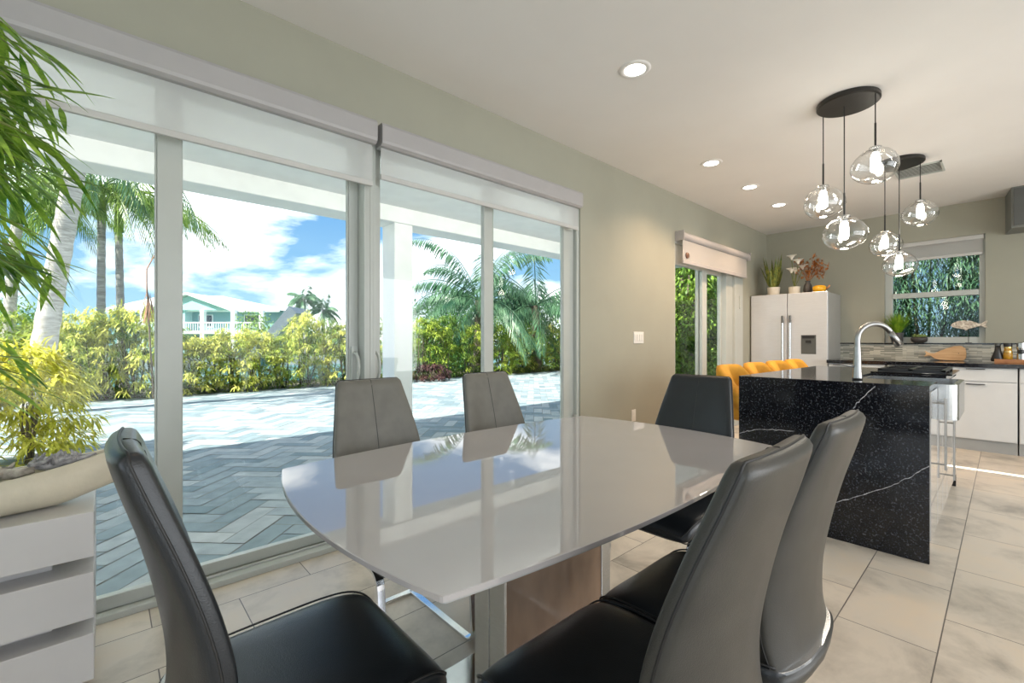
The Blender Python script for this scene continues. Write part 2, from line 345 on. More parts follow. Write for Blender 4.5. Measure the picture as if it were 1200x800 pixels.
def build(name, mb, m, parent=None, smooth=False, bevel=0.0, sub=0):
    me = bpy.data.meshes.new(name); me.from_pydata([tuple(v) for v in mb.v], [], mb.f); me.validate()
    mats = m if isinstance(m, (list, tuple)) else [m]
    for x in mats: me.materials.append(M_[x] if isinstance(x, str) else x)
    if smooth:
        for p in me.polygons: p.use_smooth = True
    o = bpy.data.objects.new(name, me); C.objects.link(o)
    if parent is not None: o.parent = parent
    if bevel > 0:
        b = o.modifiers.new('bevel', 'BEVEL'); b.width = bevel; b.segments = 2; b.limit_method = 'ANGLE'; b.angle_limit = 0.7
    if sub:
        q_ = o.modifiers.new('sub', 'SUBSURF'); q_.levels = sub; q_.render_levels = sub
    return o
def tag(o, label, cat, group=None):
    o['label'] = label; o['category'] = cat
    if group: o['group'] = group
    return o
def thing(name, label, cat, loc=(0, 0, 0), rz=0, group=None):
    o = bpy.data.objects.new(name, None); C.objects.link(o); o.empty_display_size = 0.1
    o.location = loc; o.rotation_euler = (0, 0, rz); return tag(o, label, cat, group)
def struct(name, mb, m, bevel=0.0):
    o = build(name, mb, m, None, bevel=bevel); o['kind'] = 'structure'; return o
def kids(o): return [x for x in bpy.data.objects if x.parent == o]
def dup(root, loc, rz=0, label=None, group=None, scale=None):
    def cp(o, par):
        n = o.copy(); C.objects.link(n); n.parent = par
        for ch in kids(o): cp(ch, n)
        return n
    r = cp(root, None); r.location = loc; r.rotation_euler = (0, 0, rz)
    if label: r['label'] = label
    if group: r['group'] = group
    if scale: r.scale = scale
    return r
def sup(w, t, n=28, e=0.5):
    out_ = []
    for j in range(n):
        a = 2*PI*j/n; ca, sa = math.cos(a), math.sin(a)
        out_.append((w*math.copysign(abs(ca)**e, ca), t*math.copysign(abs(sa)**e, sa)))
    return out_

# ================================================================== SETTING
WY = 2.47; WT = 0.22; CZ = 2.79; KX = 7.53; X0 = -3.0; Y0 = -3.5
struct('floor', MB().box(X0-0.2, KX+0.2, Y0-0.2, WY+WT, -0.12, 0.0), 'floor')
struct('ceiling', MB().box(X0-0.2, KX+0.2, Y0-0.2, WY+WT, CZ, CZ+0.2), 'ceil')
# window wall with a wide opening and a narrower one
OX0, OX1, OZ = -1.78, 3.035, 2.405
DX0, DX1 = 4.685, 6.60; DZ = 2.30
w = MB()
w.box(X0-0.2, OX0, WY, WY+WT, 0, CZ); w.box(OX0, OX1, WY, WY+WT, OZ, CZ); w.box(OX1, DX0, WY, WY+WT, 0, CZ)
w.box(DX0, DX1, WY, WY+WT, DZ, CZ); w.box(DX1, KX+0.2, WY, WY+WT, 0, CZ)
struct('wall_left', w, 'wall')
# kitchen wall with a window
KY0, KY1, KZ0, KZ1 = 0.155, 1.06, 1.13, 2.40
w = MB()
w.box(KX, KX+0.2, Y0-0.2, KY0, 0, CZ); w.box(KX, KX+0.2, KY1, WY, 0, CZ); w.box(KX, KX+0.2, KY0, KY1, 0, KZ0); w.box(KX, KX+0.2, KY0, KY1, KZ1, CZ)
struct('wall_kitchen', w, 'wall')
# unseen walls with large openings added to let light in
w = MB()
w.box(X0-0.2, -1.4, Y0-0.2, Y0, 0, CZ); w.box(-1.4, 3.8, Y0-0.2, Y0, 2.6, CZ); w.box(-1.4, 3.8, Y0-0.2, Y0, 0, 0.25); w.box(3.8, 4.2, Y0-0.2, Y0, 0, CZ)
w.box(4.2, 5.2, Y0-0.2, Y0, 2.5, CZ); w.box(4.2, 5.2, Y0-0.2, Y0, 0, 0.4); w.box(5.2, 5.768, Y0-0.2, Y0, 0, CZ); w.box(5.768, 5.812, Y0-0.2, Y0, 2.6, CZ); w.box(5.768, 5.812, Y0-0.2, Y0, 0, 0.4); w.box(5.812, KX, Y0-0.2, Y0, 0, CZ)  # narrow unseen slit added to shape the floor streak
struct('wall_right', w, 'wall')
w = MB()
w.box(X0-0.2, X0, Y0, -2.7, 0, CZ); w.box(X0-0.2, X0, -2.7, 1.5, 2.6, CZ); w.box(X0-0.2, X0, -2.7, 1.5, 0, 0.2); w.box(X0-0.2, X0, 1.5, WY, 0, CZ)
struct('wall_rear', w, 'wall')

# --- big sliding glass wall: two units
def stile(mb, x0, x1, y0, y1, z0, z1): mb.box(x0, x1, y0, y1, z0, z1)
GY = 2.55
def door_unit(name, xl, xr, panels, rail0=0.075):
    f = MB()
    f.box(xl, xr, WY, WY+0.17, 0.0, 0.028)           # sill track
    f.box(xl, xr, WY+0.01, WY+0.15, OZ-0.05, OZ)      # head
    f.box(xl, xl+0.035, WY+0.01, WY+0.15, 0.028, OZ-0.05); f.box(xr-0.035, xr, WY+0.01, WY+0.15, 0.028, OZ-0.05)
    f.box(xl, xr, WY+0.055, WY+0.065, 0.028, 0.040); f.box(xl, xr, WY+0.115, WY+0.125, 0.028, 0.040)
    o = struct(name, f, 'white', 0.003)
    for k, (a, b, y, sl, sr) in enumerate(panels):
        p = MB(); zt = OZ-0.05; zb = 0.030
        p.box(a, a+sl, y-0.02, y+0.02, zb, zt); p.box(b-sr, b, y-0.02, y+0.02, zb, zt)
        p.box(a+sl, b-sr, y-0.02, y+0.02, zb, zb+0.055); p.box(a+sl, b-sr, y-0.02, y+0.02, zt-0.07, zt)
        # glazing beads
        p.box(a+sl, a+sl+0.008, y-0.012, y+0.012, zb+0.055, zt-0.07); p.box(b-sr-0.008, b-sr, y-0.012, y+0.012, zb+0.055, zt-0.07)
        pf = build('sash', p, 'white', o, bevel=0.003)
        build('pane', MB().box(a+sl, b-sr, y-0.003, y+0.003, zb+0.055, zt-0.07), 'glass', pf)
    return o
d1 = door_unit('door_1', OX0, 1.135, [(OX0+0.035, -0.80, WY+0.115, 0.09, 0.09), (-0.89, 0.255, WY+0.065, 0.09, 0.09), (0.165, 1.10, WY+0.115, 0.09, 0.055)])
d2 = door_unit('door_2', 1.135, OX1, [(1.17, 2.14, WY+0.115, 0.065, 0.075), (2.01, 3.00, WY+0.065, 0.075, 0.13)])
def pull(par, x, sgn):
    pts = [(x, WY+0.075, 0.905)]
    for j in range(9):
        a = PI*j/8
        pts.append((x+sgn*0.0, WY+0.075-0.055*math.sin(a), 0.915+0.085*(1-math.cos(a))))
    pts.append((x, WY+0.075, 1.095))
    build('door_handle', MB().tube(pts, 0.009, 10).box(x-0.018, x+0.018, WY+0.078, WY+0.10, 0.86, 1.12), 'white', par, smooth=False)
pull(d1, 1.072, 1); pull(d2, 1.20, 1)
for x in (2.985,):
    build('latch', MB().box(x-0.012, x+0.012, WY-0.006, WY+0.02, 0.44, 0.52).box(x-0.006, x+0.006, WY-0.02, WY, 0.465, 0.49), 'white', d2, bevel=0.002)

# --- smaller sliding door in the same wall
f = MB(); f.box(DX0, DX1, WY, WY+0.16, 0, 0.03).box(DX0, DX1, WY+0.01, WY+0.15, DZ-0.05, DZ).box(DX0, DX0+0.03, WY+0.01, WY+0.15, 0.03, DZ-0.05).box(6.33, DX1, WY-0.004, WY+0.15, 0.03, DZ-0.05).box(6.12, 6.33, WY+0.03, WY+0.15, 0.03, DZ-0.05)
d3 = struct('door_3', f, 'white', 0.003)
for a, b, y, sl, sr in [(DX0+0.03, 5.56, WY+0.055, 0.02, 0.12), (5.44, 6.12, WY+0.11, 0.12, 0.03)]:
    p = MB(); zb, zt = 0.03, DZ-0.05
    p.box(a, a+sl, y-0.02, y+0.02, zb, zt).box(b-sr, b, y-0.02, y+0.02, zb, zt).box(a+sl, b-sr, y-0.02, y+0.02, zb, zb+0.07).box(a+sl, b-sr, y-0.02, y+0.02, 2.02, zt)
    pf = build('sash', p, 'white', d3, bevel=0.003)
    build('pane', MB().box(a+sl, b-sr, y-0.003, y+0.003, zb+0.07, 2.02), 'glass', pf)
build('latch', MB().box(6.46, 6.50, WY-0.02, WY-0.004, 1.60, 1.78), 'white', d3, bevel=0.003)

# --- kitchen window
f = MB(); y0, y1, z0, z1 = KY0, KY1, KZ0, KZ1; xx0, xx1 = KX+0.05, KX+0.13
f.box(xx0, xx1, y0, y0+0.05, z0, z1).box(xx0, xx1, y1-0.075, y1, z0, z1).box(xx0, xx1, y0+0.05, y1-0.075, z0, z0+0.075).box(xx0, xx1, y0+0.05, y1-0.075, z1-0.07, z1).box(xx0-0.015, xx1, y0+0.05, y1-0.075, 1.70, 1.765)
w1 = struct('window_1', f, 'white', 0.004)
build('pane', MB().box(KX+0.085, KX+0.09, y0+0.05, y1-0.075, z0+0.075, 1.70), 'glass', w1)
build('pane', MB().box(KX+0.085, KX+0.09, y0+0.05, y1-0.075, 1.765, z1-0.07), 'glass', w1)
build('window_sill', MB().box(KX-0.0, KX+0.05, y0, y1, z0-0.012, z0+0.004), 'white', w1)
sh = MB().box(KX+0.012, KX+0.045, y0+0.012, y1-0.012, z1-0.05, z1-0.002)
rb3 = thing('roller_blind', 'short white roller blind rolled up inside the kitchen window recess', 'blind', (KX+0.03, (y0+y1)/2, z1))
def reloc(o, loc):
    for v in o.data.vertices: v.co -= Vector(loc)
    return o
def part_at(name, mb, m, root, **k): return reloc(build(name, mb, m, root, **k), root.location)
part_at('head_box', sh, 'bar', rb3)
part_at('fabric', MB().box(KX+0.026, KX+0.029, y0+0.02, y1-0.02, 2.20, z1-0.05), 'shade2', rb3)
part_at('hem_bar', MB().box(KX+0.019, KX+0.036, y0+0.02, y1-0.02, 2.165, 2.20), 'bar', rb3, bevel=0.003)

# --- roller blinds of the big opening
def blind(xl, xr, zb, label, group=None):
    r = thing('roller_blind', label, 'blind', ((xl+xr)/2, WY, 2.40), group=group)
    v = MB(); prof = [(WY, 2.272), (WY-0.068, 2.272), (WY-0.085, 2.285), (WY-0.088, 2.30), (WY-0.088, 2.385), (WY-0.08, 2.40), (WY, 2.40)]
    v.prism(prof, xl, xr, 'x')
    part_at('valance', v, 'valance', r)
    part_at('fabric', MB().box(xl+0.012, xr-0.012, WY-0.042, WY-0.039, zb+0.03, 2.275), 'shade', r)
    part_at('hem_bar', MB().box(xl+0.010, xr-0.010, WY-0.050, WY-0.031, zb, zb+0.03), 'bar', r, bevel=0.004)
    return r
b1 = blind(-1.80, 1.135, 2.035, 'sheer white roller blind over the left glass panels, with bamboo leaves in front')
b2 = blind(1.165, 2.965, 2.088, 'sheer white roller blind over the right glass panels, beside the beige wall')
for k, (x, lb) in enumerate([(1.10, 'd'), (2.94, 'd')]):
    ch = MB().tube([(x+0.035, WY-0.03, 2.38), (x+0.035, WY-0.03, 0.60)], 0.0016, 5)
    part_at('chain', ch, 'white', b1 if k == 0 else b2)
# small blind
sb = thing('roller_blind', 'opaque off-white roller blind half lowered over the small sliding door', 'blind', (5.62, WY, 2.38))
cyl = MB()
prof = [(WY-0.055+0.045*math.cos(a*PI/12), 2.325+0.045*math.sin(a*PI/12)) for a in range(24)]
cyl.prism(prof, 4.70, 6.60, 'x')
part_at('roll', cyl, 'valance', sb, smooth=False)
part_at('fabric', MB().box(4.74, 6.56, WY-0.066, WY-0.062, 2.06, 2.32), 'shade2', sb)
part_at('hem_bar', MB().box(4.74, 6.56, WY-0.074, WY-0.054, 2.02, 2.06), 'valance', sb, bevel=0.005)
part_at('bracket', MB().box(4.69, 4.70, WY-0.105, WY, 2.27, 2.375), 'valance', sb)
part_at('bracket', MB().box(6.60, 6.61, WY-0.105, WY, 2.27, 2.375), 'valance', sb)
bs = tag(build('sensor_button', MB().lathe([(0.003, 0.0), (0.034, 0.0), (0.036, 0.008), (0.028, 0.018), (0.01, 0.020)], 20, cap0=True, cap1=True), 'copper', None, smooth=True), 'small round brown sensor stuck on the left end of the small blind', 'sensor')
bs.rotation_euler = (PI/2, 0, 0); bs.location = (4.83, WY-0.067, 2.115)

# ================================================================== OUTSIDE
struct('porch_ceiling', MB().box(-7, 9.5, WY+WT, 5.0, 2.80, 2.95), 'porch')
struct('porch_beam', MB().box(-7, 9.5, 5.0, 5.36, 2.61, 2.95), 'porch', 0.01)
struct('porch_eave', MB().box(-7, 9.5, 5.36, 5.47, 2.86, 3.0), 'porch', 0.01)
struct('porch_column', MB().box(2.61, 2.86, 5.02, 5.345, -0.05, 2.61).box(2.59, 2.88, 5.0, 5.36, -0.05, 0.06), 'porch', 0.008)
struct('house_exterior_roof', MB().box(-7, 9.5, -4, WY+WT, 3.0, 3.1), 'porch')

# herringbone pavers: one mesh, tone of each stone in a colour attribute
random.seed(3)
pv = []; pf = []; pc = []
Lp, Wp, g = 0.42, 0.14, 0.004
ang = math.radians(45+0); ca, sa = math.cos(ang), math.sin(ang)
def paver(x0, y0, x1, y1):
    i = len(pv); tone = random.uniform(0.0, 1.0)
    pts = [(x0+g, y0+g), (x1-g, y0+g), (x1-g, y1-g), (x0+g, y1-g)]
    W_ = [(ca*px-sa*py, sa*px+ca*py) for px, py in pts]
    cx = sum(p[0] for p in W_)/4; cy = sum(p[1] for p in W_)/4
    if not (-4.5 < cx < 17 and WY+WT+0.05 < cy < 12.1+0.0*cx): return
    dz = random.uniform(-0.0015, 0.0015)
    for (px, py) in W_: pv.append((px, py, -0.024+dz))
    pf.append((i, i+1, i+2, i+3)); pc.append(tone)
n = int(Lp/Wp)
for a in range(-160, 160):
    for b in range(-70, 70):
        # herringbone lattice: unit shifts (Wp, Wp) and (Lp, -Lp)
        bx = a*Wp + b*Lp; by = a*Wp - b*Lp
        paver(bx, by, bx+Lp, by+Wp)
        paver(bx, by+Wp, bx+Wp, by+Wp+Lp)
me = bpy.data.meshes.new('patio_paving'); me.from_pydata(pv, [], pf)
ca_ = me.color_attributes.new('tone', 'FLOAT_COLOR', 'CORNER')
for p in me.polygons:
    for li in p.loop_indices: ca_.data[li].color = (pc[p.index],)*3+(1,)
pm = bpy.data.materials.new('slate_pavers'); pm.use_nodes = True; t = pm.node_tree; b = t.nodes['Principled BSDF']
at_ = N(t, 'ShaderNodeVertexColor'); at_.layer_name = 'tone'
r = N(t, 'ShaderNodeValToRGB'); el = r.color_ramp.elements; el[0].color = (0.17, 0.235, 0.26, 1); el[1].color = (0.42, 0.45, 0.45, 1); x = el.new(0.5); x.color = (0.29, 0.345, 0.365, 1)
t.links.new(at_.outputs[0], r.inputs[0])
tcn = N(t, 'ShaderNodeTexCoord'); n1 = N(t, 'ShaderNodeTexNoise'); n1.inputs['Scale'].default_value = 9; n1.inputs['Detail'].default_value = 6; t.links.new(tcn.outputs['Object'], n1.inputs['Vector'])
mm = N(t, 'ShaderNodeMix', data_type='RGBA', blend_type='OVERLAY'); mm.inputs[0].default_value = 0.7; t.links.new(r.outputs[0], mm.inputs[6]); t.links.new(n1.outputs['Fac'], mm.inputs[7])
hs = N(t, 'ShaderNodeMix', data_type='RGBA'); hs.inputs[0].default_value = 0.55; t.links.new(mm.outputs[2], hs.inputs[6]); t.links.new(r.outputs[0], hs.inputs[7])
t.links.new(hs.outputs[2], b.inputs['Base Color']); b.inputs['Roughness'].default_value = 0.75
me.materials.append(pm); o = bpy.data.objects.new('patio_paving', me); C.objects.link(o); o['kind'] = 'structure'
struct('patio_bedding', MB().box(-6, 17.2, WY+WT, 12.15, -0.3, -0.030), mat('joint_sand', (0.22, 0.22, 0.20), 0.9, noise=0.1))
struct('garden_ground', MB().box(-40, 40, 12.15, 15.0, -0.6, -0.06).box(-40, -6, -30, 12.15, -0.6, -0.06).box(17.2, 60, -30, 12.15, -0.6, -0.06).box(KX+0.2, 17.2, -30, WY+WT, -0.6, -0.06), 'ground')
struct('canal_water', MB().box(-80, 120, 15.0, 50, -1.6, -1.3), 'water')
struct('canal_seawall', MB().box(-80, 120, 50, 50.6, -1.6, -0.4), 'seawall')
struct('far_bank', MB().box(-120, 160, 50.6, 130, -1.5, -0.45), mat('far_lawn', (0.10, 0.20, 0.05), 0.9, noise=0.3, nscale=0.4))

def rnd(): return random.random()
def rdir():
    z = random.uniform(-1, 1); a = random.uniform(0, 2*PI); q_ = math.sqrt(1-z*z)
    return Vector((q_*math.cos(a), q_*math.sin(a), z))

# --- shrubs of the hedge
def shrub_mesh(h, r, nclump, nleaf, ll, lw, up=0.5):
    mb = MB(); st = MB()
    for k in range(6):
        a = random.uniform(0, 2*PI); top = Vector((math.cos(a)*r*0.5*rnd(), math.sin(a)*r*0.5*rnd(), h*random.uniform(0.6, 0.85)))
        base = Vector((math.cos(a)*0.08, math.sin(a)*0.08, 0))
        mid = (base+top)/2+Vector((rnd()-0.5, rnd()-0.5, 0))*0.15
        st.tube([base, mid, top], [0.018, 0.013, 0.006], 5)
    for k in range(nclump):
        zz = rnd()**0.8; a = random.uniform(0, 2*PI)
        env = r*(0.75+0.35*math.sin(PI*min(1, zz*0.95+0.1)))*(1.0 if zz < 0.75 else math.sqrt(max(0.02, 1-((zz-0.75)/0.27)**2)))
        rr = env*(0.55+0.5*rnd())
        cpt = Vector((rr*math.cos(a), rr*math.sin(a), 0.06+zz*h*random.uniform(0.9, 1.05)))
        outd = Vector((math.cos(a)*0.6, math.sin(a)*0.6, up))
        for j in range(nleaf):
            d = (outd+rdir()*0.9).normalized()
            mb.leaf(cpt+rdir()*0.05, d, ll*random.uniform(0.6, 1.2), lw*random.uniform(0.7, 1.2), droop=1.3, segs=2)
    return mb, st
def shrub(name, label, cat, loc, h, r, nclump, nleaf, ll, lw, m, group=None):
    s_ = thing(name, label, cat, loc, 0, group); mb, st = shrub_mesh(h, r, nclump, nleaf, ll, lw)
    build('foliage', mb, m, s_); build('stem', st, 'bark', s_); return s_
random.seed(11)
# hedge prototypes; positions follow the patio's far edge
G_ = 'garden hedge shrubs along the far edge of the patio'
protoA = shrub('hedge_shrub', '', 'shrub', (0, 0, 0), 1.75, 0.62, 150, 22, 0.17, 0.024, 'hedge', G_)
protoB = shrub('hedge_shrub', '', 'shrub', (0, 0, 0), 1.75, 0.62, 150, 22, 0.17, 0.024, 'hedge2', G_)
protoC = shrub('hedge_shrub', '', 'shrub', (0, 0, 0), 1.75, 0.62, 150, 22, 0.17, 0.024, 'hedge3', G_)
used = set()
hs_ = [ # photo x, Y, proto, scale, label
 (10, 12.9, 'B', 0.95, 'green hedge shrub at the left edge behind the leaning palm trunk'),
 (60, 12.6, 'B', 0.85, 'green hedge shrub right behind the foot of the leaning palm trunk'),
 (98, 12.4, 'A', 1.0, 'yellow-green hedge shrub just right of the leaning palm trunk'),
 (128, 12.7, 'C', 0.95, 'darker hedge shrub under the two slim palm trunks'),
 (158, 12.4, 'A', 1.08, 'tall yellow-green hedge shrub just left of the first white door stile'),
 (190, 12.6, 'B', 0.85, 'hedge shrub mostly hidden behind the first white door stile'),
 (222, 12.4, 'A', 0.74, 'yellow-green hedge shrub just right of the first door stile, below the teal house'),
 (250, 12.6, 'B', 0.66, 'low green hedge shrub below the middle of the teal house'),
 (276, 12.4, 'A', 0.84, 'pale feathery hedge shrub below the right end of the teal house'),
 (302, 12.5, 'A', 0.78, 'yellow-green hedge shrub below the slanted grey panel'),
 (330, 12.5, 'B', 0.74, 'green hedge shrub in front of the slanted grey panel top'),
 (357, 12.3, 'A', 1.06, 'tallest yellow-green hedge shrub, below the left far palm'),
 (384, 12.4, 'C', 0.95, 'mid green hedge shrub below the right far palm'),
 (408, 12.3, 'A', 0.95, 'yellow-green hedge shrub beside the left face of the double mullion'),
 (440, 12.3, 'B', 1.0, 'hedge shrub seen behind the double mullion and porch column'),
 (497, 12.5, 'B', 1.05, 'bushy green hedge shrub just right of the white porch column'),
 (520, 12.6, 'C', 1.08, 'dark green hedge shrub under the left fronds of the coconut palm'),
 (548, 12.6, 'B', 0.98, 'green hedge shrub just left of the right-hand door stile'),
 (585, 12.4, 'B', 0.98, 'green hedge shrub just right of the right-hand door stile'),
 (608, 12.6, 'A', 0.90, 'yellow-green hedge shrub below the second coconut palm'),
 (630, 12.4, 'C', 1.0, 'dark hedge shrub second from the right end of the glass wall'),
 (652, 12.5, 'A', 1.05, 'yellow-tinged hedge shrub at the right end of the glass wall'),
]
for u, Y, pr, sc, lb in hs_:
    k = Y/(s0-c0*(u-600)/FPX); P = at(u, 400, k); P.z = -0.06
    src = {'A': protoA, 'B': protoB, 'C': protoC}[pr]
    rz = random.uniform(0, 6.28); s3 = (random.uniform(1.0, 1.2)*(1.0 if u < 400 else 1.25),)*2+(sc,)
    if pr in used:
        dup(src, P, rz, lb, G_, s3)
    else:
        used.add(pr); src.location = P; src.rotation_euler = (0, 0, rz); src.scale = s3; src['label'] = lb
# low clipped planting at the foot of the hedge
lh = MB()
for k in range(9000):
    x = random.uniform(-3, 16.5); y = random.uniform(12.05, 12.6)
    lh.leaf((x, y, -0.05+rnd()*0.30), (rdir()+Vector((0, -0.3, 0.6))), 0.12, 0.03, 0.8, 2)
o = tag(build('low_border_planting', lh, 'lowhedge'), 'low dark green border planting along the foot of the hedge', 'plants'); o['kind'] = 'stuff'

# croton by the patio near the console
cs = shrub('croton_shrub', 'bright yellow croton shrub just outside the glass behind the boat-shaped bowl', 'shrub', (-0.60, 6.25, -0.05), 1.04, 0.46, 210, 22, 0.19, 0.026, 'croton')
# purple low plant near porch column
pp = shrub('purple_plant', 'low dark purple plant at the foot of the hedge right of the porch column', 'plant', tuple(at(505, 400, 13.3))[:2]+(-0.05,), 0.5, 0.45, 60, 14, 0.16, 0.04, leafmat('purple_leaf', (0.05, 0.02, 0.03), (0.16, 0.08, 0.07), 8))

# --- palms
def frond(mb, origin, az, elev, length, droop, nl=34, ll=0.55, lw=0.035, hang=0.5):
    d = Vector((math.cos(az)*math.cos(elev), math.sin(az)*math.cos(elev), math.sin(elev)))
    side = Vector((-math.sin(az), math.cos(az), 0)); cur = Vector(origin); pts = [cur.copy()]; dirs = [d.copy()]
    seg = 10
    for k in range(seg):
        d = (d+Vector((0, 0, -droop/seg*(0.5+k/seg)))).normalized(); cur = cur+d*length/seg; pts.append(cur.copy()); dirs.append(d.copy())
    mb.tube(pts, [0.022*(1-k/seg)+0.004 for k in range(seg+1)], 4)
    for j in range(nl):
        tpar = 0.12+0.88*j/nl; f_ = tpar*seg; i = min(seg-1, int(f_)); fr = f_-i
        p = pts[i].lerp(pts[i+1], fr); dd = dirs[i+1]
        l_ = ll*math.sin(PI*(0.15+0.8*tpar))**0.7
        for sg in (-1, 1):
            dl = (side*sg*0.9+dd*0.65+Vector((0, 0, -hang*random.uniform(0.5, 1.3)))).normalized()
            mb.leaf(p, dl, l_*random.uniform(0.85, 1.1), lw, 0.7, 2, side=dd)
def palm(label, base, top, r0, r1, nf, fl, tm, lm, cat='palm tree', group=None, ll=0.5, droop=1.6, elevs=(-0.2, 1.2), shaft=False, azs=None, name='palm_tree', hang=0.5, lw=0.035, nl=34):
    base = Vector(base); top = Vector(top)
    r = thing(name, label, cat, base, 0, group); T = top-base
    path = []; n_ = 26
    for k in range(n_+1):
        t_ = k/n_; q_ = T*t_; q_ = Vector((T.x*(t_**1.15), T.y*(t_**1.15), T.z*t_)); path.append(q_)
    rad = [r0*(1-t_)+r1*t_ for t_ in [k/n_ for k in range(n_+1)]]
    rad = [x*(1.05 if k % 2 else 0.97) for k, x in enumerate(rad)]
    build('trunk', MB().tube(path, rad, 12), tm, r, smooth=True)
    if shaft:
        build('crownshaft', MB().tube([T, T+Vector((0, 0, 0.35)), T+Vector((0, 0, 0.8))], [r1*1.35, r1*1.2, r1*0.5], 12), 'palmleaf', r, smooth=True)
        T = T+Vector((0, 0, 0.75))
    for k in range(nf):
        mb = MB(); az = (azs[k % len(azs)] if azs else 2*PI*k/nf)+random.uniform(-0.25, 0.25)
        frond(mb, T, az, random.uniform(*elevs), fl*random.uniform(0.85, 1.1), droop*random.uniform(0.85, 1.15), nl=nl, ll=ll, hang=hang, lw=lw)
        build('frond', mb, lm, r)
    return r
random.seed(5)
def gz(p, z=-0.06): return Vector((p.x, p.y, z))
# leaning coconut trunk near the left edge
b_ = gz(at(40, 430, 7.2)); palm('leaning palm with thick pale ringed trunk, nearest palm at the left edge', b_, at(98, 150, 7.0), 0.165, 0.12, 15, 2.1, 'trunk', 'palmblue', ll=0.5, droop=2.2, elevs=(-0.1, 0.9), hang=1.2)
b_ = gz(at(118, 400, 10.6)); palm('slim grey palm, left of the two straight trunks beside the first door stile', b_, at(119, 258, 10.6), 0.085, 0.075, 22, 2.1, 'trunkgrey', 'palmleaf', shaft=True, ll=0.5, droop=2.3, elevs=(-0.1, 1.0), hang=1.3, group=None)
b_ = gz(at(143, 400, 11.2)); palm('slim grey palm, right of the two straight trunks beside the first door stile', b_, at(139, 272, 11.2), 0.085, 0.075, 24, 2.75, 'trunkgrey', 'palmleaf', shaft=True, ll=0.55, droop=2.0, elevs=(-0.1, 1.0), hang=1.2)
b_ = gz(at(4, 400, 9.5)); palm('pale palm trunk cut by the left edge of the photo', b_, at(20, 262, 9.5), 0.11, 0.09, 12, 2.0, 'trunk', 'palmleaf', shaft=True, ll=0.5, droop=2.2, elevs=(-0.1, 0.9), hang=1.2)
# coconut palms at the right
b_ = gz(at(560, 400, 17.0)); palm('coconut palm with big arching fronds behind the hedge, left one beyond the porch column', b_, at(562, 352, 17.0), 0.2, 0.16, 24, 3.5, 'bark', 'palmblue', ll=0.75, droop=1.9, elevs=(-0.15, 1.25), hang=0.8, lw=0.06, nl=44)
b_ = gz(at(628, 400, 17.5)); palm('coconut palm with drooping fronds behind the hedge at the right end of the glass wall', b_, at(628, 358, 17.5), 0.2, 0.16, 24, 3.4, 'bark', 'palmblue', ll=0.75, droop=2.0, elevs=(-0.15, 1.2), hang=0.9, lw=0.06, nl=44)
# far palms beside the house
b_ = gz(at(358, 400, 55), -0.45); palm('distant palm standing left of a pair beyond the canal', b_, at(356, 350, 55), 0.25, 0.18, 18, 2.6, 'trunkgrey', 'palmblue', ll=0.9, droop=1.9, elevs=(-0.4, 1.3), lw=0.14, nl=22)
b_ = gz(at(378, 400, 56), -0.45); palm('distant lower palm standing right of a pair beyond the canal', b_, at(379, 363, 56), 0.25, 0.18, 18, 2.6, 'trunkgrey', 'palmblue', ll=0.9, droop=1.9, elevs=(-0.4, 1.3), lw=0.14, nl=22)

# --- trees made of leaf masses
def tree(name, label, loc, blobs, n_, ls, m, trunk_r=0.15, group=None, lw=0.45):
    r = thing(name, label, 'tree', loc, 0, group); mb = MB(); tot = sum(b[3] for b in blobs)
    for (bx, by, bz, br) in blobs:
        for k in range(int(n_*br/tot)):
            d = rdir(); rad = br*(0.6+0.45*rnd()); p = Vector((bx, by, bz))+Vector((d.x, d.y, d.z*0.85))*rad
            mb.leaf(p, (d+rdir()*0.8+Vector((0, 0, -0.2))), ls*random.uniform(0.6, 1.3), ls*lw, 0.5, 2)
    build('crown', mb, m, r)
    hz = max(b[2] for b in blobs)
    tr = MB().tube([(0, 0, 0), (0.05, 0.03, hz*0.4), (0, 0, hz*0.85)], [trunk_r, trunk_r*0.8, trunk_r*0.3], 8)
    for (bx, by, bz, br) in blobs: tr.tube([(0, 0, hz*0.3), (bx*0.9, by*0.9, bz)], [trunk_r*0.5, trunk_r*0.15], 6)
    build('trunk', tr, 'bark', r, smooth=True); return r
random.seed(21)
def blobs(n_, R, z0, z1, br):
    return [(random.uniform(-R, R), random.uniform(-R, R), random.uniform(z0, z1), br*random.uniform(0.75, 1.2)) for _ in range(n_)]
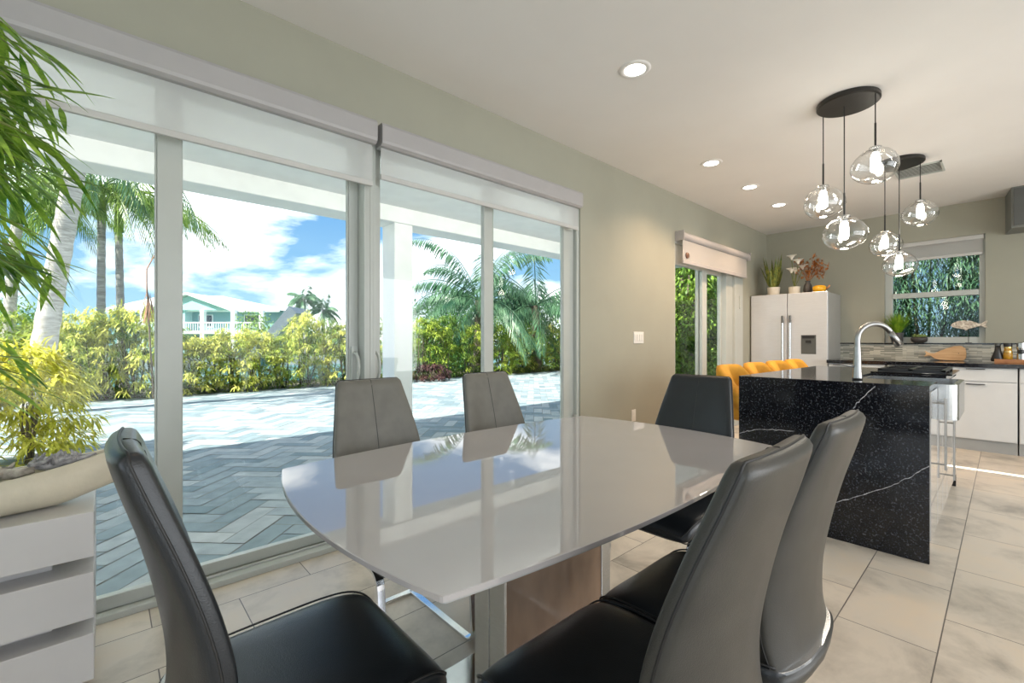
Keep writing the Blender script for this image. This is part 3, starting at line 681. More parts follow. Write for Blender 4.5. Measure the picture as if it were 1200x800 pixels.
for (u, k, R, z0, z1, br, m, n_, ls, lb) in [
    (45, 19, 1.5, 0.6, 2.3, 1.0, 'midtree', 7000, 0.17, 'broad bright green tree behind the hedge at the left, behind the leaning trunk'),
    (92, 22, 1.3, 0.4, 2.0, 1.0, 'darktree', 6000, 0.17, 'dark green tree behind the hedge between the leaning palm and the slim palms'),
    (-10, 17, 1.2, 0.6, 2.0, 1.0, 'darktree', 5000, 0.17, 'dark tree behind the hedge cut by the left edge'),
    (335, 56, 3.4, 0.5, 4.0, 1.7, 'midtree', 3500, 0.42, 'round green tree beyond the canal at the right end of the teal house'),
    (398, 58, 4.0, 0.0, 2.6, 2.0, 'darktree', 3500, 0.42, 'dark tree line tree beyond the canal behind the far palms'),
    (365, 60, 4.0, 0.0, 2.2, 2.0, 'darktree', 3500, 0.42, 'low dark tree beyond the canal below the left far palm'),
    (500, 21, 2.0, 0.4, 2.6, 1.3, 'darktree', 7000, 0.2, 'dark tree behind the hedge just right of the porch column'),
    (545, 23, 2.0, 0.4, 2.8, 1.4, 'darktree', 7000, 0.2, 'dark tree behind the trunk of the left coconut palm'),
    (600, 24, 2.2, 0.6, 3.4, 1.5, 'midtree', 8000, 0.2, 'brighter green tree between the two coconut palms'),
    (655, 24, 2.2, 0.6, 3.2, 1.5, 'darktree', 8000, 0.2, 'dark tree behind the right coconut palm near the white jamb')]:
    tree('garden_tree', lb, gz(at(u, 400, k), -0.45 if k > 50 else -0.3), blobs(9, R, z0, z1, br), n_, ls, m)
# trees seen through the small sliding door, and through the kitchen window
for (x, y, R, z0, z1, br, m, lb) in [
    (11.6, 5.9, 0.8, 0.4, 3.6, 0.75, 'midtree', 'bright green tree outside the left pane of the small sliding door'),
    (13.0, 6.2, 0.9, 0.4, 3.8, 0.85, 'darktree', 'dark green tree outside the small sliding door, behind its middle stile'),
    (14.6, 6.4, 0.9, 0.4, 4.0, 0.9, 'darktree', 'dark green tree outside the right pane of the small sliding door'),
    (12.6, 7.6, 1.2, 1.6, 4.8, 1.1, 'darktree', 'tallest dark tree outside the left pane of the small sliding door')]:
    tree('side_tree', lb, (x, y, -0.06), blobs(16, R, z0, z1, br), 15000, 0.13, m)
def clump(label, x, y, h, n_, seed):
    random.seed(seed); r = thing('arching_foliage_plant', label, 'plant', (x, y, -0.06)); mb = MB()
    for k in range(n_):
        o_ = Vector((random.uniform(-0.5, 0.5), random.uniform(-0.95, 0.95), random.uniform(0.2, h)))
        mb.leaf(o_, rdir()+Vector((-0.5, 0, 0.6)), random.uniform(0.2, 0.38), 0.018, 1.6, 3)
    build('foliage', mb, 'palmblue', r)
    st = MB()
    for k in range(8): a = rnd()*6.28; st.tube([(0.1*math.cos(a), 0.1*math.sin(a), 0), (0.4*math.cos(a), 0.5*math.sin(a), h*0.9)], [0.03, 0.01], 6)
    build('stem', st, 'bark', r)
for k, (y, lb) in enumerate([(1.7, 'tall arching green plant outside the left part of the kitchen window'), (0.8, 'tall arching green plant outside the middle of the kitchen window'), (-0.2, 'tall arching green plant outside the right edge of the kitchen window')]):
    clump(lb, 11.4, y*1.25, 4.6, 15000, 40+k)
# hanging dead palm leaf near the first stile
dl = MB(); P = at(172, 330, 9.0)
for k in range(26): dl.leaf(Vector((rnd()*0.06, rnd()*0.06, -0.15-0.25*rnd())), Vector((rnd()-0.5, rnd()-0.5, -1.8)), 0.5, 0.03, 0.2, 2)
dl.tube([(0.12, 0, 0.55), (0.0, 0, 0.25), (0.0, 0, 0), (0, 0, -0.3)], [0.012, 0.012, 0.012, 0.01], 5)
st_ = MB().tube([Vector((0, 0.02, 0)) , Vector((0.05, 0.05, -P.z*0.5)), Vector((0.12, 0.1, -P.z-0.05))], [0.012, 0.018, 0.025], 6)
dt = thing('dried_palm_stalk', 'dried brown palm leaf on a thin stalk just left of the first door stile', 'dead leaf', P)
build('leaf_bundle', dl, 'deadleaf', dt); build('stalk', st_, 'bark', dt)

# --- house across the canal
HR = YAW-PI/2; px = 60/FPX
hp = at(265, 400, 60); hp.z = -0.45
hs2 = thing('canal_house', 'two-storey pale teal house with a white roof and balcony across the canal', 'house', hp, HR)
def U(u): return (u-265)*px
def Zv(v): return CAMZ+(400-v)*px+0.45
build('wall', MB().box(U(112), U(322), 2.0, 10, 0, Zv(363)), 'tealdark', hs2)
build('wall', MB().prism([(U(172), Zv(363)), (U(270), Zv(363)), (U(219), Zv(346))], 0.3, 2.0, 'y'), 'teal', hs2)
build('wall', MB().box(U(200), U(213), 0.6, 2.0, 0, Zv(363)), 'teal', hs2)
rf = MB().prism([(U(166), Zv(365)), (U(219), Zv(345)), (U(274), Zv(365)), (U(274), Zv(362.5)), (U(219), Zv(342.5)), (U(166), Zv(362.5))], -0.3, 7, 'y')
build('roof', rf, 'roofwhite', hs2)
zz = Zv(362.5); ri = Zv(341)
hip = MB(); hip.v += [Vector(p) for p in [(U(104), 1.0, zz), (U(323), 1.0, zz), (U(323), 11, zz), (U(104), 11, zz), (U(150), 6, ri), (U(225), 6, ri)]]
hip.f += [(0, 1, 5, 4), (1, 2, 5), (2, 3, 4, 5), (3, 0, 4), (3, 2, 1, 0)]
build('roof', hip, 'roofwhite', hs2)
build('fascia', MB().box(U(104), U(323), 0.9, 1.05, zz-0.25, zz), 'housewhite', hs2)
build('balcony_deck', MB().box(U(160), U(308), -0.2, 2.0, Zv(391), Zv(387.5)), 'housewhite', hs2)
rl = MB().box(U(160), U(308), -0.2, -0.12, Zv(378.5), Zv(377.2))
nb = 56
for k in range(nb): x = U(160)+(U(308)-U(160))*k/(nb-1); rl.box(x-0.03, x+0.03, -0.18, -0.14, Zv(388), Zv(378))
build('railing', rl, 'housewhite', hs2)
for u in (168, 238, 274, 307): build('column', MB().box(U(u)-0.27, U(u)+0.27, -0.25, 0.3, 0, Zv(363.5)), 'housewhite', hs2)
for u, w_ in ((150, 5), (183, 6), (225, 3.2), (234, 3.2), (282, 5), (292, 5)):
    wn = build('window', MB().box(U(u-w_)-0.1, U(u+w_)+0.1, 1.9, 2.0, Zv(383), Zv(367.5)), 'housewhite', hs2)
    build('pane', MB().box(U(u-w_), U(u+w_), 1.85, 1.9, Zv(382), Zv(368.5)), 'pane', wn)
for u, w_ in ((225, 8), (256, 8), (290, 10)):
    build('window', MB().box(U(u-w_), U(u+w_), 1.9, 2.0, 0.3, Zv(394)), 'pane', hs2)
# slanted boom of a boat at the canal
pA = at(298, 428, 17); pB = at(352, 364, 17)
bo = thing('slanted_panel', 'long dark grey slanted panel rising from the hedge right of the teal house', 'panel', gz(pA, -0.45))
A_ = pA-bo.location; B_ = pB-bo.location; Rv = Vector((s0, -c0, 0)); Fv = Vector((c0, s0, 0))
ax = (B_-A_).normalized(); nrm = ax.cross(Fv).normalized()
pm_ = MB().loft([[p+nrm*0.19+Fv*0.6, p-nrm*0.19+Fv*0.6, p-nrm*0.19-Fv*0.6, p+nrm*0.19-Fv*0.6] for p in (A_, B_)])
build('panel', pm_, 'boom', bo)
build('post', MB().tube([(A_+B_)/2, Vector((((A_+B_)/2).x, ((A_+B_)/2).y, 0))], 0.07, 8).tube([A_, Vector((A_.x, A_.y, 0))], 0.07, 8), 'boom', bo)
lp = thing('garden_lamp_post', 'small teal-grey lantern post in the hedge beside the slim palm trunks', 'lantern', gz(at(125, 400, 11.8)))
build('post', MB().tube([(0, 0, 0), (0, 0, 1.15)], 0.04, 8), 'housewhite', lp)
build('lantern', MB().lathe([(0.05, 1.15), (0.09, 1.2), (0.11, 1.65), (0.13, 1.68), (0.02, 1.85)], 6, cap0=True, cap1=True), 'teal', lp)

# ================================================================== CEILING FIXTURES
LG = 'recessed ceiling downlights'
dlt = thing('recessed_downlight', 'largest recessed downlight, nearest the camera, alone above the dining table', 'ceiling light', (2.36, 1.50, CZ), 0, LG)
build('trim_ring', MB().lathe([(0.062, -0.001), (0.064, -0.006), (0.088, -0.006), (0.094, 0.0)], 32), 'ceil', dlt, smooth=True)
build('lens', MB().lathe([(0.001, -0.003), (0.063, -0.003)], 32), 'downlight', dlt)
def can(x, y, e_=9):
    light('downlight_beam', 'SPOT', (x, y, CZ-0.012), e_, (1.0, 0.68, 0.44), aim=(0, 0, -1), spot_size=2.4, spot_blend=0.8, shadow_soft_size=0.06)
can(2.36, 1.50)
for x, y, lb in [(4.12, 1.815, 'second recessed downlight from the left, above the beige wall'), (5.06, 1.82, 'third recessed downlight from the left, left of the pendant globes'), (5.98, 1.825, 'smallest recessed downlight, nearest the kitchen corner')]:
    dup(dlt, (x, y, CZ), 0, lb, LG); can(x, y, 95)
for x, y, e_ in [(0.4, 1.5, 6), (2.2, -1.2, 10), (4.2, -1.2, 16), (6.3, -1.0, 18), (6.2, 0.7, 12), (0.4, -1.2, 8), (-1.6, 0.2, 8)]:
    dup(dlt, (x, y, CZ), 0, 'recessed downlight outside the photo', LG) ; can(x, y, e_)
for o in [o for o in bpy.data.objects if o.get('label') == 'recessed downlight outside the photo']:
    for ch in kids(o): bpy.data.objects.remove(ch)
    bpy.data.objects.remove(o)

vt = thing('air_vent', 'white rectangular air vent with dark slats on the ceiling behind the pendants', 'vent', (5.76, 0.555, CZ))
build('frame', MB().box(-0.17, 0.17, -0.17, -0.155, -0.012, 0).box(-0.17, 0.17, 0.155, 0.17, -0.012, 0).box(-0.17, -0.155, -0.17, 0.17, -0.012, 0).box(0.155, 0.17, -0.17, 0.17, -0.012, 0), 'white', vt)
build('duct_opening', MB().box(-0.155, 0.155, -0.155, 0.155, -0.002, 0), 'vent', vt)
sl = MB()
for k in range(8): x = -0.13+k*0.037; sl.box(x-0.007, x+0.004, -0.155, 0.155, -0.005, -0.003)
build('slats', sl, 'white', vt)

def pendant(label, loc, drops):
    r = thing('pendant_light', label, 'pendant light', loc)
    build('canopy', MB().lathe([(0.005, 0), (0.175, 0), (0.178, -0.006), (0.178, -0.028), (0.170, -0.034), (0.005, -0.034)], 48, cap0=True, cap1=True), 'canopy', r)
    for i, (x, y, zc, br) in enumerate(drops):
        z = zc-loc[2]
        top = z+0.105
        build('cord', MB().tube([(x, y, -0.03), (x, y, top+0.12)], 0.0035, 6).tube([(x, y, top+0.16), (x, y, top)], 0.006, 8), 'black', r)
        random.seed(70+i); ph = random.uniform(0, 6.28); n_ = 32; loops = []
        prof = [(0.028, 0.098), (0.045, 0.094), (0.075, 0.080), (0.105, 0.052), (0.124, 0.016), (0.127, -0.018), (0.114, -0.050), (0.088, -0.074), (0.052, -0.090), (0.02, -0.094)]
        for rr, hz in prof:
            loops.append([Vector((x+0.95*rr*(1+0.06*math.sin(3*a+ph)*(1 if hz < 0.03 else 0.3)+0.04*math.sin(2*a-ph))*math.cos(a), y+rr*(1+0.06*math.sin(3*a+ph)*(1 if hz < 0.03 else 0.3))*math.sin(a), z+1.14*(hz-0.098)+0.098+0.0*(1+0.06*math.sin(2*a+ph)))) for a in [2*PI*j/n_ for j in range(n_)]])
        gb = build('glass_globe', MB().loft(loops, False, True), 'globe', r, smooth=True)
        build('socket', MB().lathe([(0.004, 0.112), (0.034, 0.108), (0.036, 0.098), (0.022, 0.094), (0.022, 0.072), (0.004, 0.072)], 20, (x, y, z), True, True), 'steel', gb, smooth=False)
        build('bulb', MB().lathe([(0.012, 0.072), (0.022, 0.060), (0.026, 0.03), (0.028, -0.02), (0.024, -0.045), (0.010, -0.055)], 16, (x, y, z), True, True), 'bulb', gb, smooth=True)
        light('pendant_glow', 'POINT', (loc[0]+x, loc[1]+y, loc[2]+z-0.12), br, (1.0, 0.90, 0.76), shadow_soft_size=0.04)
    return r
pendant('three-globe pendant on a round black canopy, nearer and larger of the two', (3.74, 0.72, CZ), [(0.06, 0.155, 2.155, 2), (-0.05, -0.155, 2.30, 2), (0.0, 0.02, 1.90, 2)])
pendant('three-globe pendant on a round black canopy, farther one beside the ceiling vent', (5.36, 0.65, CZ), [(0.06, 0.11, 2.075, 2), (0.03, -0.14, 2.305, 2), (0.0, 0.0, 1.865, 2)])

# ================================================================== KITCHEN
# --- island
IX0, IX1, IY0, IY1, IH = 3.14, 5.02, 0.262, 1.20, 0.92
isl = thing('kitchen_island', 'large kitchen island with black speckled stone waterfall end panel', 'kitchen island', ((IX0+IX1)/2, (IY0+IY1)/2, 0))
def P_(name, mb, m, root=isl, **k): return part_at(name, mb, m, root, **k)
P_('end_panel', MB().box(IX0, IX0+0.03, IY0, IY1, 0, IH), 'granite', bevel=0.002)
P_('end_panel', MB().box(IX1-0.03, IX1, IY0, IY1, 0, IH-0.03), 'granite', bevel=0.002)
top = MB().box(IX0+0.03, 3.52, IY0, IY1, IH-0.03, IH).box(4.12, IX1, IY0, IY1, IH-0.03, IH).box(3.52, 4.12, 0.66, IY1, IH-0.03, IH)
P_('worktop', top, 'gtop', bevel=0.001)
P_('body', MB().box(IX0+0.03, 3.50, IY0+0.015, 0.92, 0.10, IH-0.03).box(3.50, 4.14, 0.70, 0.92, 0.10, IH-0.03).box(3.50, 4.14, IY0+0.015, 0.92, 0.10, 0.62).box(4.14, IX1-0.03, IY0+0.015, 0.92, 0.10, IH-0.03).box(IX0+0.05, IX1-0.05, IY0+0.05, 0.90, 0.0, 0.10), 'cab')
for x0_, x1_, z0_, z1_ in [(3.175, 3.50, 0.11, 0.885), (3.52, 3.81, 0.11, 0.70), (3.83, 4.12, 0.11, 0.70), (4.14, 4.55, 0.11, 0.885), (4.57, 4.98, 0.11, 0.885)]:
    d_ = P_('door', MB().box(x0_, x1_, IY0-0.003, IY0+0.015, z0_, z1_), 'cabgloss', bevel=0.001)
    xm = x1_-0.05
    if x0_ not in (3.175, 3.83): continue
    reloc(build('handle', MB().tube([(xm, IY0-0.04, z1_-0.45), (xm, IY0-0.04, z1_-0.05)], 0.006, 8).tube([(xm, IY0-0.04, z1_-0.42), (xm, IY0, z1_-0.42)], 0.005, 6).tube([(xm, IY0-0.04, z1_-0.08), (xm, IY0, z1_-0.08)], 0.005, 6), 'darksteel', d_), isl.location)
# quartz veins in the waterfall end: thin inlays following the stone
def vein(pts, w_):
    mb = MB(); x = IX0-0.0004; random.seed(len(pts)*7)
    fine = []
    for k in range(len(pts)-1):
        for j in range(6):
            t_ = j/6; fine.append((pts[k][0]*(1-t_)+pts[k+1][0]*t_+random.uniform(-.003, .003), pts[k][1]*(1-t_)+pts[k+1][1]*t_+random.uniform(-.004, .004)))
    fine.append(pts[-1])
    for k in range(len(fine)-1):
        (ya, za), (yb, zb) = fine[k], fine[k+1]; i = len(mb.v); h_ = w_*random.uniform(0.4, 1.0); h2 = w_*random.uniform(0.4, 1.0)
        mb.v += [Vector((x, ya, za-h_)), Vector((x, yb, zb-h2)), Vector((x, yb, zb+h2)), Vector((x, ya, za+h_))]; mb.f.append((i, i+1, i+2, i+3))
    return mb
def isl_pt(u, v):
    t_ = (u-600)/FPX; dx = c0+s0*t_; k = IX0/dx; return ((s0-c0*t_)*k, CAMZ+(400-v)/FPX*k)
vv = MB()
for pts, w_ in [([isl_pt(966, 593), isl_pt(1000, 583), isl_pt(1040, 570), isl_pt(1065, 560), isl_pt(1089, 546)], 0.0035), ([isl_pt(1025, 453), isl_pt(1010, 466), isl_pt(1000, 478)], 0.005), ([isl_pt(866, 507), isl_pt(880, 504), isl_pt(905, 503), isl_pt(930, 505)], 0.003)]:
    q_ = vein(pts, w_); i = len(vv.v); vv.v += q_.v; vv.f += [tuple(a+i for a in f_) for f_ in q_.f]
ep = kids(isl)[0]
P_('stone_vein', vv, 'vein')
# farmhouse sink in the island's right side
sk = thing('apron_sink', 'stainless steel apron sink bulging from the right side of the island', 'sink', (3.82, 0.42, 0.70))
skb = MB(); ol = []
for j in range(7): a = PI/2*j/6; ol.append((3.56-0.05*math.cos(a)+0.0, 0.215-0.05*math.sin(a)))
ol = [(3.525, 0.655)]+[(3.525+0.05*(1-math.cos(PI/2*j/6)), 0.225-0.05*math.sin(PI/2*j/6)) for j in range(7)]+[(4.115-0.05*(1-math.cos(PI/2*(6-j)/6)), 0.225-0.05*math.sin(PI/2*(6-j)/6)) for j in range(7)]+[(4.115, 0.655)]
inn = [(3.82+(p[0]-3.82)*0.93, 0.43+(p[1]-0.43)*0.90) for p in ol]
z0_, z1_ = 0.705, 0.905
skb.loft([[(p[0], p[1], z0_) for p in ol], [(p[0], p[1], z1_) for p in ol], [(p[0], p[1], z1_) for p in inn], [(p[0], p[1], z0_+0.02) for p in inn]], True, True)
part_at('basin', skb, 'steel', sk)
part_at('drain', MB().lathe([(0.002, 0.728), (0.04, 0.728), (0.042, 0.726)], 20, (3.82, 0.43, 0)), 'chrome', sk)
# faucet
fa = thing('kitchen_faucet', 'tall brushed steel gooseneck faucet standing on the island', 'faucet', (3.36, 0.60, IH))
dirx, diry = 0.62, -0.78
fpts = [(0, 0, 0.0), (0, 0, 0.22)]
R_ = 0.095
for j in range(0, 13):
    a = PI-j*(PI*0.86)/12; q_ = R_*(1+math.cos(a)); fpts.append((dirx*q_, diry*q_, 0.24+R_*math.sin(a)))
build('spout', MB().tube(fpts, [0.018]+[0.0155]*(len(fpts)-1), 14), 'darksteel', fa, smooth=True)
e1 = Vector(fpts[-1]); e0 = Vector(fpts[-2]); dd = (e1-e0).normalized()
build('spray_head', MB().tube([e1-dd*0.005, e1+dd*0.03, e1+dd*0.085], [0.017, 0.018, 0.023], 14), 'darksteel', fa, smooth=True)
build('base', MB().lathe([(0.026, 0), (0.026, 0.012), (0.022, 0.05), (0.020, 0.12), (0.0165, 0.20)], 20, cap0=True), 'darksteel', fa, smooth=True)
build('lever', MB().tube([(0, 0, 0.075), (-0.035, 0.045, 0.085), (-0.055, 0.07, 0.088)], [0.008, 0.006, 0.004], 8), 'darksteel', fa, smooth=True)
# hob
hb = thing('cooktop', 'black glass cooktop set on the far end of the island', 'cooktop', (4.5, 0.45, IH))
build('glass_plate', MB().box(-0.35, 0.35, -0.215, 0.215, 0, 0.012), 'blackglass', hb, bevel=0.003)
build('grate', MB().box(-0.30, 0.30, -0.012, 0.012, 0.022, 0.034).box(-0.30, 0.30, -0.18, -0.156, 0.022, 0.034).box(-0.30, 0.30, 0.156, 0.18, 0.022, 0.034).box(-0.30, -0.28, -0.18, 0.18, 0.012, 0.034).box(0.28, 0.30, -0.18, 0.18, 0.012, 0.034).box(-0.01, 0.01, -0.18, 0.18, 0.012, 0.034), 'black', hb)

# --- stools along the island's window side
def stool():
    r = thing('counter_stool', 'mustard velvet counter stool, leftmost, its arm and seat showing beside the island', 'stool', (3.75, 1.30, 0), 0, 'mustard stools along the island')
    # seat at z .62, back toward +y
    s_ = MB(); loops = []
    for z_, sc in [(0.55, 0.90), (0.565, 0.98), (0.60, 1.0), (0.63, 0.97), (0.64, 0.86)]:
        loops.append([(x*sc, y*sc, z_) for x, y in sup(0.22, 0.21, 28, 0.7)])
    build('seat', s_.loft(loops), 'mustard', r, smooth=True)
    bk = MB(); loops = []; n_ = 30
    for z_, th in [(0.585, 0.02), (0.60, 0.032), (0.72, 0.036), (0.84, 0.04), (0.92, 0.045), (0.955, 0.036), (0.962, 0.012)]:
        outer = []; inner = []
        for j in range(n_+1):
            a = -0.25*PI*0.35+(PI+0.5*PI*0.35)*j/n_
            ztop = 1.0
            rr = 0.235
            drop = 0.0 if z_ < 0.8 else -0.22*max(0, 1-abs(math.sin(a))*1.3)
            sq = 1+0.012*math.cos(j*PI/2.5)
            outer.append(((rr+th)*math.cos(a), 0.02+(rr-0.01+th)*math.sin(a), z_+drop)); inner.append(((rr-th)*math.cos(a)*sq, 0.02+(rr-0.01-th)*math.sin(a)*sq, z_+drop))
        loops.append(outer+inner[::-1])
    build('backrest', bk.loft(loops), 'mustard', r, smooth=True)
    for sx in (-1, 1):
        for sy in (-1, 1):
            build('leg', MB().tube([(sx*0.15, sy*0.14, 0.56), (sx*0.22, sy*0.21, 0.0)], [0.012, 0.009], 8), 'black', r)
    build('footrest', MB().tube([(0.19, -0.18, 0.22), (-0.19, -0.18, 0.22), (-0.19, 0.18, 0.22), (0.19, 0.18, 0.22), (0.19, -0.18, 0.22)], 0.007, 6), 'black', r)
    r.scale = (1.0, 1.0, 1.0)
    return r
st0 = stool()
for x, lb in [(4.30, 'mustard velvet counter stool, second from the dining table, only its back showing over the island'), (4.85, 'mustard velvet counter stool, third from the dining table, behind the island'), (5.40, 'mustard velvet counter stool nearest the fridge, last of the row')]:
    dup(st0, (x, 1.30, 0), 0, lb)

# --- fridge
fr = thing('refrigerator', 'tall pale steel side-by-side refrigerator with water dispenser in the kitchen corner', 'refrigerator', (7.18, 1.99, 0))
FX = -0.33
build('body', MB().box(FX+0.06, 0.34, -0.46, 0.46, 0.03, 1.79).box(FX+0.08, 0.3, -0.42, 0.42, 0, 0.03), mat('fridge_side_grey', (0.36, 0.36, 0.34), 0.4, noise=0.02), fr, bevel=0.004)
for s_ in (0, 1):
    a, b = ((0.004, 0.46), (-0.46, -0.004))[s_]
    d_ = build('door', MB().box(FX, FX+0.06, a, b, 0.05, 1.80), 'fridge', fr, bevel=0.006)
    yh = 0.045 if s_ == 0 else -0.045
    build('handle', MB().tube([(FX-0.05, yh, 0.75), (FX-0.05, yh, 1.48)], 0.013, 10).tube([(FX-0.05, yh, 0.80), (FX, yh, 0.80)], 0.009, 8).tube([(FX-0.05, yh, 1.43), (FX, yh, 1.43)], 0.009, 8), 'steel', d_)
    build('handle_cap', MB().tube([(FX-0.05, yh, 1.40), (FX-0.05, yh, 1.50)], 0.0145, 10), 'hood', d_)
    if s_ == 1:
        build('dispenser', MB().box(FX-0.006, FX+0.001, -0.335, -0.165, 0.985, 1.235), 'hood', d_, bevel=0.003)
        build('display', MB().box(FX-0.009, FX-0.006, -0.32, -0.18, 1.19, 1.225).box(FX-0.018, FX-0.006, -0.28, -0.22, 1.13, 1.165), 'black', d_)
# --- items on the fridge
sp_ = thing('snake_plant', 'tall green snake plant in a cream pot on the left of the refrigerator', 'potted plant', (7.02, 2.21, 1.80))
build('pot', MB().lathe([(0.05, 0), (0.07, 0.0), (0.082, 0.11), (0.080, 0.115), (0.07, 0.11), (0.066, 0.09)], 24, cap0=True, cap1=True), 'pot', sp_, smooth=False)
random.seed(8); lf = MB()
for k in range(26):
    a = rnd()*6.28; b0 = Vector((0.04*math.cos(a), 0.04*math.sin(a), 0.09)); tl = random.uniform(0.14, 0.42)
    d = Vector((math.cos(a)*tl, math.sin(a)*tl, 1)); sd = Vector((-math.sin(a+rnd()), math.cos(a+rnd()), 0))
    lf.leaf(b0, d, random.uniform(0.28, 0.52), 0.042, -0.05, 5, side=sd)
build('leaves', lf, 'snake', sp_)
fl = thing('flower_arrangement', 'pot of white lilies and orange dried flowers on the middle of the refrigerator', 'flower arrangement', (7.02, 1.95, 1.80))
build('pot', MB().lathe([(0.05, 0), (0.065, 0.0), (0.072, 0.10), (0.062, 0.10), (0.058, 0.08)], 20, cap0=True, cap1=True), 'pot', fl)
stm = MB(); pet = MB()
for (y, z, x) in [(0.02, 0.50, -0.05), (-0.06, 0.43, -0.06), (0.02, 0.32, -0.06), (-0.02, 0.31, -0.02), (-0.09, 0.36, 0.02)]:
    stm.tube([(0, 0, 0.08), (x*0.5, y*0.5, z*0.55), (x, y, z-0.03)], 0.004, 5)
    loops = []
    for rr, hz in [(0.008, -0.03), (0.016, -0.005), (0.032, 0.02), (0.055, 0.035)]:
        loops.append([(x+rr*math.cos(a)-0.01*hz*10, y+rr*1.2*math.sin(a), z+hz+0.3*rr*math.cos(a)) for a in [2*PI*j/12 for j in range(12)]])
    pet.loft(loops, True, False)
build('stem', stm, 'snake', fl); build('lily', pet, 'petal', fl, smooth=True)
dv = thing('dried_flower_vase', 'dark vase with a spray of orange dried leaves on the right of the refrigerator', 'vase', (7.05, 1.80, 1.80))
build('vase', MB().lathe([(0.03, 0), (0.04, 0.0), (0.055, 0.05), (0.045, 0.11), (0.025, 0.15), (0.032, 0.17)], 20, cap0=True), 'potdark', dv, smooth=True)
df = MB(); random.seed(4)
for k in range(16):
    e_ = Vector((random.uniform(-0.1, 0.1), random.uniform(-0.24, 0.14), random.uniform(0.25, 0.44)))
    df.tube([(0, 0, 0.15), e_*0.6+Vector((0, 0, 0.1)), e_], 0.0025, 4)
    for j in range(22): df.leaf(e_+rdir()*0.05, rdir()+Vector((0, 0, 0.3)), 0.05, 0.025, 0.3, 2)
build('dried_sprays', df, 'dryflower', dv)
yb = thing('yellow_teapot', 'small glossy yellow pot at the right end of the refrigerator top', 'teapot', (7.0, 1.655, 1.80))
build('body', MB().lathe([(0.04, 0), (0.06, 0.005), (0.078, 0.04), (0.074, 0.075), (0.055, 0.09), (0.01, 0.098)], 24, cap0=True, cap1=True), 'yellowpot', yb, smooth=True)
build('spout', MB().tube([(0, -0.07, 0.04), (0, -0.10, 0.06), (0, -0.115, 0.09)], [0.014, 0.011, 0.009], 10), 'traywood', yb, smooth=True)

# --- base cabinets, worktop, backsplash
CX = 6.76
lbs = ['white base cabinet beside the fridge, behind the island', 'white base cabinet, second from the fridge behind the island', 'white base cabinet with drawer and black pulls right of the island end', 'white base cabinet at the right edge of the photo']
for k, (ya, yb_) in enumerate([(0.95, 1.50), (0.44, 0.93), (-0.085, 0.43), (-0.62, -0.095)]):
    r = thing('base_cabinet', lbs[k], 'cabinet', ((CX+KX)/2, (ya+yb_)/2, 0), 0, 'white base cabinets under the kitchen window')
    part_at('body', MB().box(CX+0.02, KX-0.002, ya, yb_, 0.12, 0.88), 'cab', r)
    part_at('plinth', MB().box(CX+0.03, KX-0.05, ya, yb_, 0.0, 0.12), 'plinth', r)
    dr = part_at('drawer', MB().box(CX, CX+0.02, ya+0.004, yb_-0.004, 0.735, 0.872), 'cab', r, bevel=0.002)
    dd_ = part_at('door', MB().box(CX, CX+0.02, ya+0.004, yb_-0.004, 0.128, 0.728), 'cab', r, bevel=0.002)
    for par, z_ in ((dr, 0.865), (dd_, 0.705)):
        y_ = yb_-0.22 if k == 2 else yb_-0.12
        reloc(build('handle', MB().box(CX-0.022, CX, y_-0.07, y_+0.07, z_-0.008, z_), 'black', par), r.location)
wt = build('worktop', MB().box(CX-0.03, KX, -0.64, 1.515, 0.88, 0.92), 'gtop', None, bevel=0.002); tag(wt, 'long dark stone worktop running along the kitchen wall under the window', 'worktop')
for ya, yb_ in [(-1.2, -0.63), (-1.8, -1.21), (-3.49, -1.81)]:
    pass
struct('trim_1', MB().box(KX-0.012, KX, -0.64, 1.53, 0.92, 1.118), 'mosaic')
struct('trim_2', MB().box(KX-0.035, KX, -0.64, 1.53, 1.118, 1.132), 'granite')
# grey wall cabinet / hood
hd = thing('wall_cabinet', 'dark grey wall cabinet at the ceiling in the upper right corner', 'cabinet', (7.3, -0.5, 2.355))
hx = MB().prism([(KX, 0.0), (7.13, -0.045), (7.13, -1.0), (KX, -1.0)], 2.355, CZ-0.002, 'z')
part_at('body', hx, 'hoodside', hd)
part_at('door', MB().box(7.115, 7.13, -1.0, -0.06, 2.375, CZ-0.02), 'hood', hd, bevel=0.003)

# --- things on the worktop and sill
gp = thing('potted_grass', 'dark pot of bright green grass on the left of the kitchen window sill', 'potted plant', (KX-0.03, 0.93, 1.132))
build('pot', MB().lathe([(0.04, 0), (0.055, 0), (0.065, 0.13), (0.06, 0.13), (0.055, 0.11)], 20, cap0=True, cap1=True), 'potdark', gp)
random.seed(9); gm = MB()
for k in range(260):
    a = rnd()*6.28; t_ = random.uniform(0.05, 0.55); gm.leaf((0.03*math.cos(a), 0.03*math.sin(a), 0.11), Vector((-abs(math.cos(a))*t_, math.sin(a)*t_, 1)), random.uniform(0.18, 0.32), 0.006, 0.5, 4)
build('grass', gm, 'grass', gp)
su = thing('succulent_bowl', 'small dark bowl of pale green succulents on the kitchen window sill', 'potted plant', (KX-0.03, 0.72, 1.132))
build('bowl', MB().lathe([(0.04, 0), (0.075, 0.02), (0.082, 0.055), (0.072, 0.075), (0.06, 0.06)], 20, cap0=True, cap1=True), 'potdark', su, smooth=True)
sm = MB()
for k in range(110): a = rnd()*6.28; r_ = 0.055*math.sqrt(rnd()); sm.leaf((r_*math.cos(a), r_*math.sin(a), 0.068), rdir()+Vector((0, 0, 1.4)), 0.045, 0.02, 0.1, 3)
build('succulents', sm, leafmat('succulent_leaf', (0.20, 0.34, 0.10), (0.55, 0.62, 0.24), 40), su)
